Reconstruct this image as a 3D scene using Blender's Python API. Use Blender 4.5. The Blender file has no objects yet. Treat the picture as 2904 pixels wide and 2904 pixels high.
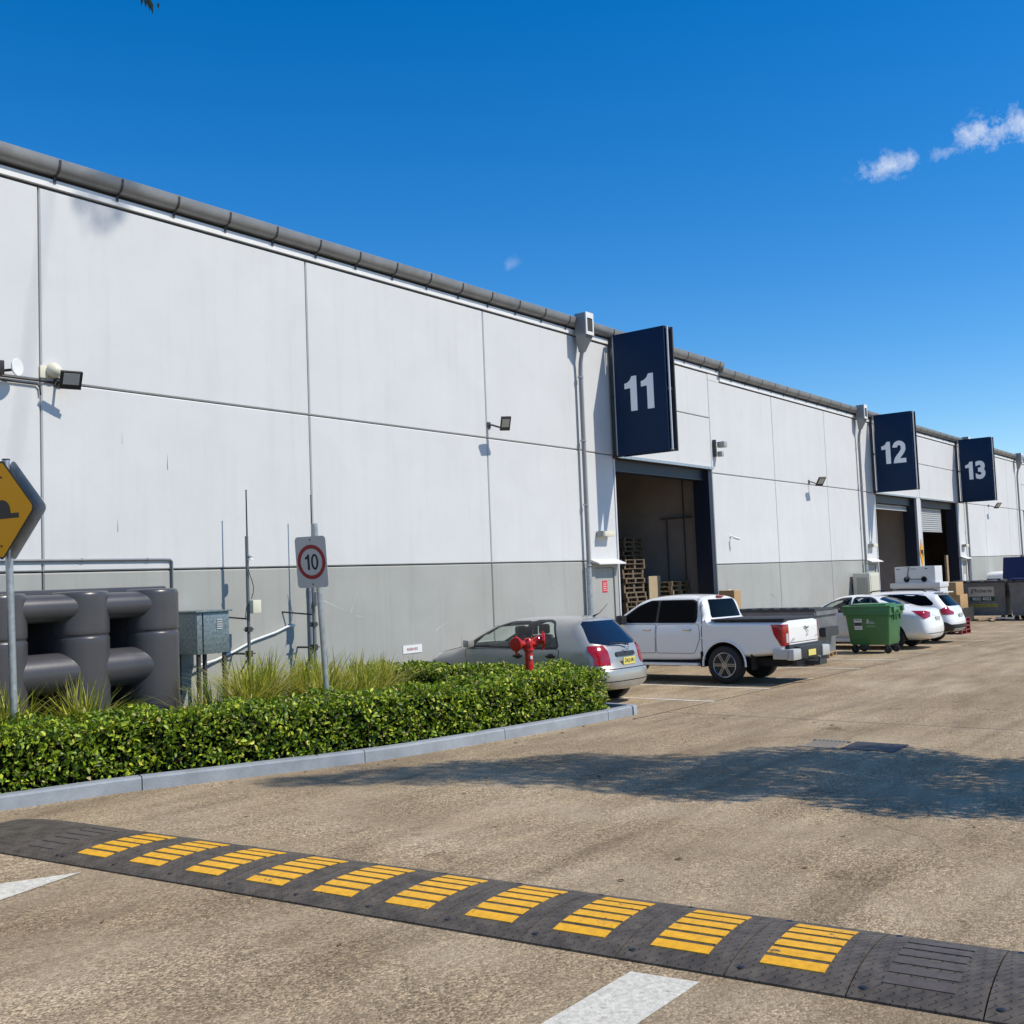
import bpy, bmesh, math, random
import numpy as np
from mathutils import Vector, Matrix
from mathutils.bvhtree import BVHTree
from mathutils.geometry import delaunay_2d_cdt
random.seed(7); rng = np.random.default_rng(7)
SC = bpy.context.scene; COL = SC.collection
R = math.radians

# ------------------------------------------------------------------ camera
H = 2.05; SL = 0.0137
def gz(x):
    return -SL*max(-40.0, min(x, 140.0))
yaw, pit, rol, foc = 0.65176749, 0.06238585, -0.03939376, 3.008273
F = Vector((math.cos(pit)*math.cos(yaw), math.cos(pit)*math.sin(yaw), math.sin(pit)))
r0 = F.cross(Vector((0,0,1))).normalized(); u0 = r0.cross(F)
r1 = math.cos(rol)*r0 + math.sin(rol)*u0; u1 = -math.sin(rol)*r0 + math.cos(rol)*u0
cam = bpy.data.cameras.new('camera'); camo = bpy.data.objects.new('camera', cam); COL.objects.link(camo)
cam.sensor_width = 36; cam.lens = 36*foc*1000/2904; cam.clip_end = 5000; cam.clip_start = 0.05
M = Matrix((r1, u1, -F)).transposed().to_4x4(); M.translation = (0,0,H)
camo.matrix_world = M; SC.camera = camo
def ray(px, py):
    f = foc*1000
    return F + (px-1452)/f*r1 - (py-1452)/f*u1

# ------------------------------------------------------------------ light
SUNV = Vector((0.83, -2.0, 2.42)).normalized()      # towards the sun
sun_el = math.asin(SUNV.z); sun_az = math.atan2(SUNV.x, SUNV.y)
SC.view_settings.view_transform = 'Standard'; SC.view_settings.look = 'None'
SC.view_settings.exposure = 0.05; SC.view_settings.gamma = 1.0
sl = bpy.data.lights.new('sun', 'SUN'); sl.energy = 4.2; sl.angle = R(0.53); sl.color = (1.0, 0.935, 0.815)
so = bpy.data.objects.new('sun', sl); COL.objects.link(so)
so.rotation_euler = (-SUNV).to_track_quat('-Z', 'Y').to_euler(); so.location = (0,0,60)
world = bpy.data.worlds.new('World'); SC.world = world; world.use_nodes = True
wt = world.node_tree; wt.nodes.clear()
def N(t, ty, **k):
    n = t.nodes.new(ty)
    for a, b in k.items(): setattr(n, a, b)
    return n
def setup_world():
    t = wt; L = t.links
    out = N(t,'ShaderNodeOutputWorld'); bg = N(t,'ShaderNodeBackground')
    sky = N(t,'ShaderNodeTexSky'); sky.sky_type = 'NISHITA'; sky.sun_disc = False
    sky.sun_elevation = sun_el; sky.sun_rotation = sun_az
    sky.altitude = 0; sky.air_density = 1.0; sky.dust_density = 0.15; sky.ozone_density = 4.0
    hsv = N(t,'ShaderNodeHueSaturation'); hsv.inputs['Hue'].default_value = 0.504; hsv.inputs['Saturation'].default_value = 1.405; hsv.inputs['Value'].default_value = 1.0
    L.new(sky.outputs[0], hsv.inputs['Color'])
    tc = N(t,'ShaderNodeTexCoord')
    noi = N(t,'ShaderNodeTexNoise'); noi.inputs['Scale'].default_value = 42; noi.inputs['Detail'].default_value = 9; noi.inputs['Roughness'].default_value = 0.72
    L.new(tc.outputs['Generated'], noi.inputs['Vector'])
    noi2 = N(t,'ShaderNodeTexNoise'); noi2.inputs['Scale'].default_value = 15; noi2.inputs['Detail'].default_value = 3
    L.new(tc.outputs['Generated'], noi2.inputs['Vector'])
    def math_(op, a, b=None, c=None):
        m = N(t,'ShaderNodeMath', operation=op)
        for i, v in enumerate((a, b, c)):
            if v is None: continue
            if isinstance(v, (int, float)): m.inputs[i].default_value = v
            else: L.new(v, m.inputs[i])
        return m.outputs[0]
    def dot(v):
        m = N(t,'ShaderNodeVectorMath', operation='DOT_PRODUCT'); m.inputs[1].default_value = v
        L.new(tc.outputs['Generated'], m.inputs[0]); return m.outputs['Value']
    total = None
    for px, py, sa, sb, amt in ((2520,472,0.034,0.014,0.8),(2560,462,0.02,0.012,0.7),(2680,434,0.022,0.008,0.55),(2770,380,0.032,0.014,1.0),(2835,372,0.034,0.020,1.2),(2915,368,0.030,0.018,1.2),(1452,752,0.010,0.009,0.25)):
        c = ray(px, py).normalized(); rr = c.cross(Vector((0,0,1))).normalized(); uu = rr.cross(c)
        dc = dot(c); a = math_('DIVIDE', dot(rr), dc); b = math_('DIVIDE', dot(uu), dc)
        a = math_('ADD', a, math_('MULTIPLY', b, -0.2))
        q = math_('SQRT', math_('ADD', math_('POWER', math_('DIVIDE', a, sa), 2.0), math_('POWER', math_('DIVIDE', b, sb), 2.0)))
        e = math_('SUBTRACT', 1.0, q)
        e = math_('ADD', e, math_('MULTIPLY', math_('SUBTRACT', noi.outputs[0], 0.55), 4.2))
        e = math_('ADD', e, math_('MULTIPLY', math_('SUBTRACT', noi2.outputs[0], 0.5), 1.6))
        front = math_('GREATER_THAN', dc, 0.5)
        e = math_('MULTIPLY', math_('MULTIPLY', e, 0.55), front)
        e = math_('MULTIPLY', math_('MINIMUM', math_('MAXIMUM', e, 0.0), 1.0), min(amt, 1.0))
        # keep noise from leaving the ellipse
        lim = math_('MINIMUM', math_('MAXIMUM', math_('SUBTRACT', 1.5, q), 0.0), 1.0)
        e = math_('MULTIPLY', e, lim)
        total = e if total is None else math_('MAXIMUM', total, e)
    mix = N(t,'ShaderNodeMixRGB'); L.new(total, mix.inputs[0]); L.new(hsv.outputs[0], mix.inputs[1]); mix.inputs[2].default_value = (6.2, 6.4, 6.7, 1)
    L.new(mix.outputs[0], bg.inputs['Color']); bg.inputs['Strength'].default_value = 0.15
    L.new(bg.outputs[0], out.inputs['Surface'])
setup_world()

# ------------------------------------------------------------------ materials
MATS = {}
def mat(name, col, rough=0.6, metal=0.0, coat=0.0, noise=None, bump=None, spec=0.5, **k):
    """noise=(scale, amount, dark colour factor)  bump=(scale, strength)"""
    if name in MATS: return MATS[name]
    m = bpy.data.materials.new(name); m.use_nodes = True; MATS[name] = m
    t = m.node_tree; b = t.nodes['Principled BSDF']
    b.inputs['Base Color'].default_value = (*col, 1); b.inputs['Roughness'].default_value = rough
    b.inputs['Metallic'].default_value = metal; b.inputs['Coat Weight'].default_value = coat
    b.inputs['Coat Roughness'].default_value = 0.08; b.inputs['Specular IOR Level'].default_value = spec
    tc = N(t,'ShaderNodeTexCoord')
    if noise:
        n = N(t,'ShaderNodeTexNoise'); n.inputs['Scale'].default_value = noise[0]; n.inputs['Detail'].default_value = 6; n.inputs['Roughness'].default_value = 0.65
        t.links.new(tc.outputs['Object'], n.inputs['Vector'])
        rp = N(t,'ShaderNodeValToRGB'); rp.color_ramp.elements[0].position = 0.32; rp.color_ramp.elements[1].position = 0.68
        a = noise[1]
        rp.color_ramp.elements[0].color = (*[c*(1-a) for c in col], 1); rp.color_ramp.elements[1].color = (*[min(1, c*(1+a*0.6)) for c in col], 1)
        t.links.new(n.outputs[0], rp.inputs[0]); t.links.new(rp.outputs[0], b.inputs['Base Color'])
    if bump:
        n2 = N(t,'ShaderNodeTexNoise'); n2.inputs['Scale'].default_value = bump[0]; n2.inputs['Detail'].default_value = 5
        t.links.new(tc.outputs['Object'], n2.inputs['Vector'])
        bp = N(t,'ShaderNodeBump'); bp.inputs['Strength'].default_value = bump[1]; bp.inputs['Distance'].default_value = 0.01
        t.links.new(n2.outputs[0], bp.inputs['Height']); t.links.new(bp.outputs[0], b.inputs['Normal'])
    return m

def concrete_mat():
    m = bpy.data.materials.new('yard_concrete'); m.use_nodes = True; t = m.node_tree; L = t.links
    b = t.nodes['Principled BSDF']; tc = N(t,'ShaderNodeTexCoord'); O = tc.outputs['Object']
    def noise(scale, detail=5, rough=0.6, vec=O, dist=0.0):
        n = N(t,'ShaderNodeTexNoise'); n.inputs['Scale'].default_value = scale; n.inputs['Detail'].default_value = detail
        n.inputs['Roughness'].default_value = rough; n.inputs['Distortion'].default_value = dist; L.new(vec, n.inputs['Vector']); return n.outputs[0]
    def ramp(src, stops):
        r = N(t,'ShaderNodeValToRGB'); e = r.color_ramp.elements
        while len(e) < len(stops): e.new(0.5)
        for i, (p, c) in enumerate(stops): e[i].position = p; e[i].color = (*c, 1) if len(c) == 3 else c
        L.new(src, r.inputs[0]); return r.outputs[0]
    def mixc(f, a, c, mode='MIX'):
        x = N(t,'ShaderNodeMixRGB', blend_type=mode)
        for i, v in ((0,f),(1,a),(2,c)):
            if isinstance(v, (int,float)): x.inputs[i].default_value = v
            elif isinstance(v, tuple): x.inputs[i].default_value = (*v, 1)
            else: L.new(v, x.inputs[i])
        return x.outputs[0]
    base = ramp(noise(0.55, 6, 0.62, dist=0.6), [(0.26,(0.310,0.235,0.150)),(0.50,(0.388,0.306,0.204)),(0.76,(0.465,0.378,0.265))])
    # traffic streaks along the yard
    mp = N(t,'ShaderNodeMapping'); mp.inputs['Scale'].default_value = (0.35, 1.6, 1); L.new(O, mp.inputs['Vector'])
    st = ramp(noise(1.3, 5, 0.6, mp.outputs[0]), [(0.35,(0.72,0.70,0.68)),(0.62,(1.08,1.08,1.08))])
    base = mixc(0.8, base, st, 'MULTIPLY')
    # exposed aggregate: stones and matrix
    vo = N(t,'ShaderNodeTexVoronoi'); vo.inputs['Scale'].default_value = 75; vo.inputs['Randomness'].default_value = 1; L.new(O, vo.inputs['Vector'])
    sep = N(t,'ShaderNodeSeparateColor'); L.new(vo.outputs['Color'], sep.inputs[0])
    stones = ramp(sep.outputs[0], [(0.0,(0.42,0.40,0.38)),(0.22,(0.70,0.68,0.64)),(0.6,(1.0,0.98,0.95)),(0.93,(1.6,1.56,1.48))])
    amask = ramp(noise(0.9, 4, 0.55), [(0.36,(0.35,0.35,0.35)),(0.60,(1,1,1))])
    base = mixc(amask, base, mixc(1.0, base, stones, 'MULTIPLY'))
    fine = ramp(noise(28, 4, 0.7), [(0.3,(0.72,0.71,0.70)),(0.7,(1.22,1.22,1.22))])
    base = mixc(0.85, base, fine, 'MULTIPLY')
    # dark small spots and stains
    sp = ramp(noise(5.5, 3, 0.5), [(0.66,(1,1,1)),(0.76,(0.62,0.58,0.55))])
    base = mixc(0.7, base, sp, 'MULTIPLY')
    big = ramp(noise(0.13, 3, 0.5), [(0.35,(0.90,0.88,0.85)),(0.65,(1.08,1.07,1.05))])
    pale = ramp(noise(1.9, 6, 0.7, dist=0.8), [(0.62,(1,1,1)),(0.74,(1.28,1.26,1.2))]); base = mixc(0.8, base, pale, 'MULTIPLY')
    base = mixc(1.0, base, big, 'MULTIPLY')
    # hairline cracks and rubbed tyre marks
    nd = N(t,'ShaderNodeTexNoise'); nd.inputs['Scale'].default_value = 1.1; nd.inputs['Detail'].default_value = 6; L.new(O, nd.inputs['Vector'])
    va = N(t,'ShaderNodeVectorMath', operation='SCALE'); va.inputs['Scale'].default_value = 1.6; L.new(nd.outputs['Color'], va.inputs[0])
    vb = N(t,'ShaderNodeVectorMath', operation='ADD'); L.new(O, vb.inputs[0]); L.new(va.outputs[0], vb.inputs[1])
    vc = N(t,'ShaderNodeTexVoronoi', feature='DISTANCE_TO_EDGE'); vc.inputs['Scale'].default_value = 0.22; L.new(vb.outputs[0], vc.inputs['Vector'])
    ck = ramp(vc.outputs['Distance'], [(0.0,(0.45,0.42,0.38)),(0.0035,(1,1,1))]); ckm = ramp(noise(0.4, 3, 0.5), [(0.48,(0,0,0)),(0.58,(0.8,0.8,0.8))])
    base = mixc(ckm, base, mixc(1.0, base, ck, 'MULTIPLY'))
    mt = N(t,'ShaderNodeMapping'); mt.inputs['Rotation'].default_value = (0,0,R(9)); mt.inputs['Scale'].default_value = (0.10,2.6,1); L.new(O, mt.inputs['Vector'])
    tk = ramp(noise(1.0, 4, 0.55, mt.outputs[0]), [(0.56,(1,1,1)),(0.68,(0.80,0.79,0.78))]); base = mixc(0.8, base, tk, 'MULTIPLY')
    oil = ramp(noise(1.15, 2, 0.4), [(0.735,(1,1,1)),(0.79,(0.55,0.52,0.50))]); base = mixc(0.9, base, oil, 'MULTIPLY')
    L.new(base, b.inputs['Base Color']); b.inputs['Roughness'].default_value = 0.88; b.inputs['Specular IOR Level'].default_value = 0.25
    bp = N(t,'ShaderNodeBump'); bp.inputs['Strength'].default_value = 0.55; bp.inputs['Distance'].default_value = 0.008
    hh = N(t,'ShaderNodeMath', operation='MULTIPLY'); L.new(vo.outputs['Distance'], hh.inputs[0]); hh.inputs[1].default_value = -1.0
    h2 = N(t,'ShaderNodeMath', operation='ADD'); L.new(hh.outputs[0], h2.inputs[0]); L.new(noise(40, 4, 0.6), h2.inputs[1])
    L.new(h2.outputs[0], bp.inputs['Height']); L.new(bp.outputs[0], b.inputs['Normal'])
    return m

def wall_mat(name, col, stain=0.05):
    m = bpy.data.materials.new(name); m.use_nodes = True; t = m.node_tree; L = t.links; b = t.nodes['Principled BSDF']
    tc = N(t,'ShaderNodeTexCoord'); O = tc.outputs['Object']
    n = N(t,'ShaderNodeTexNoise'); n.inputs['Scale'].default_value = 0.8; n.inputs['Detail'].default_value = 6; n.inputs['Roughness'].default_value = 0.6; n.inputs['Distortion'].default_value = 0.4; L.new(O, n.inputs['Vector'])
    mp = N(t,'ShaderNodeMapping'); mp.inputs['Scale'].default_value = (3.2, 1, 0.16); L.new(O, mp.inputs['Vector'])
    n2 = N(t,'ShaderNodeTexNoise'); n2.inputs['Scale'].default_value = 1.4; n2.inputs['Detail'].default_value = 7; n2.inputs['Roughness'].default_value = 0.7; L.new(mp.outputs[0], n2.inputs['Vector'])
    r = N(t,'ShaderNodeValToRGB'); r.color_ramp.elements[0].position = 0.3; r.color_ramp.elements[1].position = 0.7
    r.color_ramp.elements[0].color = (1-stain,1-stain,1-stain*1.1,1); r.color_ramp.elements[1].color = (1+stain*.5,1+stain*.5,1+stain*.5,1)
    L.new(n.outputs[0], r.inputs[0])
    r2 = N(t,'ShaderNodeValToRGB'); r2.color_ramp.elements[0].position = 0.28; r2.color_ramp.elements[1].position = 0.5
    r2.color_ramp.elements[0].color = (1-stain*1.1,1-stain*1.2,1-stain*1.4,1); r2.color_ramp.elements[1].color = (1,1,1,1)
    L.new(n2.outputs[0], r2.inputs[0])
    x = N(t,'ShaderNodeMixRGB', blend_type='MULTIPLY'); x.inputs[0].default_value = 1; L.new(r.outputs[0], x.inputs[1]); L.new(r2.outputs[0], x.inputs[2])
    y = N(t,'ShaderNodeMixRGB', blend_type='MULTIPLY'); y.inputs[0].default_value = 1; y.inputs[1].default_value = (*col,1); L.new(x.outputs[0], y.inputs[2])
    L.new(y.outputs[0], b.inputs['Base Color']); b.inputs['Roughness'].default_value = 0.75; b.inputs['Specular IOR Level'].default_value = 0.3
    n3 = N(t,'ShaderNodeTexNoise'); n3.inputs['Scale'].default_value = 2.2; n3.inputs['Detail'].default_value = 9; n3.inputs['Roughness'].default_value = 0.65; L.new(O, n3.inputs['Vector'])
    bp = N(t,'ShaderNodeBump'); bp.inputs['Strength'].default_value = 0.25; bp.inputs['Distance'].default_value = 0.02
    L.new(n3.outputs[0], bp.inputs['Height']); L.new(bp.outputs[0], b.inputs['Normal'])
    return m

def leaf_mat(name, transl=0.3, rough=0.42):
    m = bpy.data.materials.new(name); m.use_nodes = True; t = m.node_tree; L = t.links; b = t.nodes['Principled BSDF']
    a = N(t,'ShaderNodeAttribute'); a.attribute_name = 'tint'
    L.new(a.outputs['Color'], b.inputs['Base Color']); b.inputs['Roughness'].default_value = rough; b.inputs['Specular IOR Level'].default_value = 0.4
    tr = N(t,'ShaderNodeBsdfTranslucent'); L.new(a.outputs['Color'], tr.inputs['Color'])
    mx = N(t,'ShaderNodeMixShader'); mx.inputs[0].default_value = transl
    L.new(b.outputs[0], mx.inputs[1]); L.new(tr.outputs[0], mx.inputs[2]); L.new(mx.outputs[0], t.nodes['Material Output'].inputs['Surface'])
    return m

def rubber_mat():
    """speed hump rubber: charcoal with rows of small slanted tread slots"""
    m = bpy.data.materials.new('hump_rubber'); m.use_nodes = True; t = m.node_tree; L = t.links; b = t.nodes['Principled BSDF']
    tc = N(t,'ShaderNodeTexCoord'); mp = N(t,'ShaderNodeMapping'); mp.inputs['Rotation'].default_value = (0,0,R(38)); L.new(tc.outputs['Object'], mp.inputs['Vector'])
    br = N(t,'ShaderNodeTexBrick'); br.inputs['Scale'].default_value = 1.0; br.inputs['Brick Width'].default_value = 0.085; br.inputs['Row Height'].default_value = 0.050
    br.inputs['Mortar Size'].default_value = 0.019; br.inputs['Mortar Smooth'].default_value = 0.3; br.offset = 0.5
    L.new(mp.outputs[0], br.inputs['Vector'])
    n = N(t,'ShaderNodeTexNoise'); n.inputs['Scale'].default_value = 9; n.inputs['Detail'].default_value = 6; L.new(tc.outputs['Object'], n.inputs['Vector'])
    r = N(t,'ShaderNodeValToRGB'); r.color_ramp.elements[0].color = (0.060,0.048,0.035,1); r.color_ramp.elements[1].color = (0.130,0.105,0.078,1)
    r.color_ramp.elements[0].position = 0.35; r.color_ramp.elements[1].position = 0.7; L.new(n.outputs[0], r.inputs[0])
    L.new(r.outputs[0], b.inputs['Base Color'])
    b.inputs['Roughness'].default_value = 0.62
    bp = N(t,'ShaderNodeBump'); bp.inputs['Strength'].default_value = 0.9; bp.inputs['Distance'].default_value = 0.012
    L.new(br.outputs['Fac'], bp.inputs['Height']); L.new(bp.outputs[0], b.inputs['Normal'])
    return m

def glass_mat(name, col, alpha):
    m = bpy.data.materials.new(name); m.use_nodes = True; t = m.node_tree; L = t.links
    t.nodes.remove(t.nodes['Principled BSDF'])
    g = N(t,'ShaderNodeBsdfGlossy'); g.inputs['Roughness'].default_value = 0.02; g.inputs['Color'].default_value = (1,1,1,1)
    tr = N(t,'ShaderNodeBsdfTransparent'); tr.inputs['Color'].default_value = (*col, 1)
    lf = N(t,'ShaderNodeLayerWeight'); lf.inputs['Blend'].default_value = 0.5; lw = N(t,'ShaderNodeMath', operation='POWER'); L.new(lf.outputs['Facing'], lw.inputs[0]); lw.inputs[1].default_value = 5.0
    ma = N(t,'ShaderNodeMath', operation='MULTIPLY_ADD'); ma.inputs[1].default_value = 1.0; ma.inputs[2].default_value = alpha+.045; L.new(lw.outputs[0], ma.inputs[0])
    mx = N(t,'ShaderNodeMixShader'); L.new(ma.outputs[0], mx.inputs[0]); L.new(tr.outputs[0], mx.inputs[1]); L.new(g.outputs[0], mx.inputs[2])
    L.new(mx.outputs[0], t.nodes['Material Output'].inputs['Surface']); return m

def worn(m, under, lo, hi, scale):
    t = m.node_tree; L = t.links; b = t.nodes['Principled BSDF']; src = b.inputs['Base Color'].links[0].from_socket
    tc = N(t,'ShaderNodeTexCoord'); n = N(t,'ShaderNodeTexNoise'); n.inputs['Scale'].default_value = scale; n.inputs['Detail'].default_value = 8; n.inputs['Roughness'].default_value = 0.75; L.new(tc.outputs['Object'], n.inputs['Vector'])
    r = N(t,'ShaderNodeValToRGB'); r.color_ramp.elements[0].position = lo; r.color_ramp.elements[1].position = hi; L.new(n.outputs[0], r.inputs[0])
    x = N(t,'ShaderNodeMixRGB'); L.new(r.outputs[0], x.inputs[0]); L.new(src, x.inputs[1]); x.inputs[2].default_value = (*under,1); L.new(x.outputs[0], b.inputs['Base Color'])
CONC = concrete_mat()
WALL = wall_mat('wall_paint', (0.635,0.635,0.625), 0.045)
DADO = wall_mat('dado_paint', (0.385,0.385,0.355), 0.08)
LEAF = leaf_mat('hedge_leaf', 0.25, 0.40); GRASSM = leaf_mat('strap_leaf', 0.35, 0.5); GUM = leaf_mat('gum_leaf', 0.2, 0.5)
RUB = rubber_mat()
GLASS = glass_mat('clear_glass', (0.90,0.96,0.93), 0.0)
GALV = mat('galvanised_steel', (0.50,0.52,0.53), 0.42, 0.75, noise=(14,0.25))
GALVB = mat('galvanised_sheet', (0.23,0.28,0.29), 0.45, 0.55, noise=(22,0.45))
GUT = mat('gutter_steel', (0.27,0.268,0.262), 0.45, 0.3, noise=(3,0.18))
CHAR = mat('charcoal_paint', (0.045,0.048,0.055), 0.5, noise=(6,0.2))
NAVY = mat('navy_paint', (0.008,0.027,0.070), 0.6, noise=(1.2,0.12), spec=0.15)
NAVY2 = mat('navy_steel', (0.012,0.018,0.035), 0.5)
SILV = mat('numeral_silver', (0.86,0.88,0.90), 0.5)
FASC = mat('fascia_white', (0.78,0.77,0.74), 0.5, noise=(2,0.1))
CAULK = mat('joint_sealant', (0.05,0.052,0.055), 0.8)
DOWNP = mat('downpipe_paint', (0.23,0.235,0.245), 0.35, 0.2, noise=(3,0.08))
PIPEW = mat('pipe_paint', (0.60,0.61,0.63), 0.4, noise=(3,0.06))
BLACK = mat('black_plastic', (0.018,0.018,0.020), 0.45)
WHITEP = mat('white_plastic', (0.78,0.78,0.76), 0.4)
CREAM = mat('cream_plastic', (0.72,0.68,0.52), 0.5)
INT = mat('interior_wall', (0.38,0.325,0.285), 0.8, noise=(0.7,0.18))
INTD = mat('interior_dark', (0.05,0.048,0.046), 0.85)
TANK = mat('tank_poly', (0.066,0.063,0.068), 0.32, noise=(2.2,0.10), bump=(30,0.05))
SOIL = mat('garden_soil', (0.030,0.022,0.015), 0.95, noise=(9,0.5), bump=(25,0.8))
KERB = mat('kerb_concrete', (0.30,0.325,0.35), 0.75, noise=(3.5,0.20), bump=(40,0.25))
WLINE = mat('white_line_paint', (0.66,0.62,0.52), 0.7, noise=(30,0.30), bump=(70,0.4))
BLINE = mat('bay_line_paint', (0.80,0.75,0.64), 0.8, noise=(14,0.25))
YEL = mat('yellow_hump_paint', (0.86,0.43,0.010), 0.5, noise=(18,0.22), bump=(60,0.15))
worn(YEL, (0.13,0.09,0.04), 0.60, 0.66, 9.0); worn(WLINE, (0.33,0.27,0.19), 0.60, 0.68, 11.0); worn(BLINE, (0.33,0.27,0.19), 0.55, 0.66, 8.0)
YSIGN = mat('sign_yellow', (0.80,0.36,0.006), 0.6, spec=0.2)
SBACK = mat('sign_back', (0.58,0.56,0.52), 0.6, 0.0, noise=(7,0.2))
SWHITE = mat('sign_white', (0.52,0.51,0.49), 0.45, noise=(9,0.06))
SRED = mat('sign_red', (0.30,0.018,0.022), 0.45)
RED = mat('hydrant_red', (0.52,0.010,0.012), 0.32, coat=0.3, noise=(20,0.2))
WOOD = mat('pallet_wood', (0.38,0.27,0.15), 0.8, noise=(12,0.35))
PLY = mat('plywood', (0.46,0.36,0.22), 0.7, noise=(5,0.15))
CARD = mat('cardboard', (0.47,0.30,0.14), 0.8, noise=(4,0.08))
TYRE = mat('tyre_rubber', (0.018,0.018,0.019), 0.75, bump=(60,0.2))
RIM = mat('alloy', (0.42,0.42,0.43), 0.28, 0.9)
TRIM = mat('black_trim', (0.022,0.023,0.026), 0.5)
UNDER = mat('underbody', (0.012,0.012,0.013), 0.9)
DGLASS = mat('dark_glass', (0.003,0.004,0.005), 0.14, spec=0.04)
BGLASS = mat('tinted_glass', (0.008,0.014,0.030), 0.05, spec=0.40)
SILVER = mat('silver_paint', (0.41,0.40,0.365), 0.34, 0.35, coat=0.6)
WHITE = mat('white_paint', (0.84,0.83,0.80), 0.35, coat=0.7)
TAIL = mat('tail_lens', (0.36,0.008,0.012), 0.12, coat=0.5, noise=(16,0.35))
TAILW = mat('clear_lens', (0.55,0.50,0.48), 0.1)
PLATEY = mat('plate_yellow', (0.72,0.62,0.16), 0.5)
CHROME = mat('chrome', (0.62,0.62,0.63), 0.18, 1.0)
INK = mat('ink_black', (0.012,0.012,0.012), 0.6)
GREEN = mat('bin_green', (0.055,0.185,0.065), 0.38, noise=(3,0.12))
SKIPG = mat('skip_grey', (0.20,0.20,0.20), 0.6, 0.2, noise=(2.5,0.25))
BLUEL = mat('lid_blue', (0.012,0.020,0.085), 0.4)
STEELD = mat('dark_steel', (0.045,0.045,0.045), 0.6, noise=(4,0.3))
LENS = mat('lamp_lens', (0.42,0.42,0.40), 0.25)
BARK = mat('tree_bark', (0.17,0.13,0.10), 0.9, noise=(9,0.3), bump=(20,0.5))
CLOTH = mat('seat_cloth', (0.05,0.052,0.056), 0.9)
YLAB = mat('label_yellow', (0.50,0.44,0.06), 0.6)
GLAB = mat('label_green', (0.02,0.06,0.035), 0.6)
LITTER = mat('dry_leaf', (0.14,0.075,0.03), 0.9)
REDPAL = mat('red_painted_wood', (0.20,0.03,0.03), 0.8)
BLUEW = mat('notice_red', (0.62,0.03,0.05), 0.6)

# ------------------------------------------------------------------ geometry helpers
class MB:
    def __init__(s): s.v = []; s.f = []; s.m = []; s.cur = 0
    def add(s, vs, fs):
        o = len(s.v); s.v += [tuple(v) for v in vs]; s.f += [tuple(i+o for i in f) for f in fs]; s.m += [s.cur]*len(fs); return s
    def box(s, x0,x1,y0,y1,z0,z1, c=0.0):
        if c > 0:
            bm = bmesh.new(); bmesh.ops.create_cube(bm, size=1)
            for v in bm.verts: v.co = Vector(((x0+x1)/2+v.co.x*(x1-x0), (y0+y1)/2+v.co.y*(y1-y0), (z0+z1)/2+v.co.z*(z1-z0)))
            bmesh.ops.bevel(bm, geom=bm.edges[:], offset=c, segments=2, profile=0.6, affect='EDGES')
            bm.verts.index_update(); s.add([v.co for v in bm.verts], [[v.index for v in f.verts] for f in bm.faces]); bm.free(); return s
        v = [(x,y,z) for x in (x0,x1) for y in (y0,y1) for z in (z0,z1)]
        return s.add(v, [(0,1,3,2),(4,6,7,5),(0,4,5,1),(2,3,7,6),(0,2,6,4),(1,5,7,3)])
    def obox(s, c, ax, ay, az, hx, hy, hz):
        c, ax, ay, az = map(Vector, (c,ax,ay,az)); v = []
        for i in (-1,1):
            for j in (-1,1):
                for k in (-1,1): v.append(c+ax*hx*i+ay*hy*j+az*hz*k)
        return s.add(v, [(0,1,3,2),(4,6,7,5),(0,4,5,1),(2,3,7,6),(0,2,6,4),(1,5,7,3)])
    def tube(s, pts, r, n=10, r2=None, cap=True):
        pts = [Vector(p) for p in pts]; vs = []; fs = []; m = len(pts); rs = r if isinstance(r, (list,tuple)) else [r + ((r2 if r2 is not None else r)-r)*i/max(1,m-1) for i in range(m)]
        pu = None
        for i, p in enumerate(pts):
            d = (pts[min(i+1,m-1)]-pts[max(i-1,0)]).normalized()
            if pu is None: pu = d.orthogonal().normalized()
            pu = (pu - d*pu.dot(d)).normalized(); w = d.cross(pu)
            for k in range(n):
                a = 2*math.pi*k/n; vs.append(p + (pu*math.cos(a)+w*math.sin(a))*rs[i])
        for i in range(m-1):
            for k in range(n): fs.append((i*n+k, i*n+(k+1)%n, (i+1)*n+(k+1)%n, (i+1)*n+k))
        if cap: fs.append(tuple(range(n-1,-1,-1))); fs.append(tuple((m-1)*n+k for k in range(n)))
        return s.add(vs, fs)
    def lathe(s, c, axis, prof, n=28):
        """prof: list of (distance along axis, radius)"""
        c = Vector(c); d = Vector(axis).normalized(); a = d.orthogonal().normalized(); b = d.cross(a); vs = []; fs = []; m = len(prof)
        for h, r in prof:
            for k in range(n):
                t = 2*math.pi*k/n; vs.append(c+d*h+(a*math.cos(t)+b*math.sin(t))*max(r,1e-4))
        for i in range(m-1):
            for k in range(n): fs.append((i*n+k, i*n+(k+1)%n, (i+1)*n+(k+1)%n, (i+1)*n+k))
        fs.append(tuple(range(n-1,-1,-1))); fs.append(tuple((m-1)*n+k for k in range(n)))
        return s.add(vs, fs)
    def prism(s, poly, o, ax, ay, depth):
        """poly in (ax,ay) coordinates from o, extruded by depth (vector)"""
        o, ax, ay, depth = map(Vector, (o,ax,ay,depth)); n = len(poly)
        v = [o+ax*p[0]+ay*p[1] for p in poly]; v += [q+depth for q in v]
        return s.add(v, [tuple(range(n-1,-1,-1)), tuple(range(n,2*n))]+[(i,(i+1)%n,n+(i+1)%n,n+i) for i in range(n)])
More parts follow.
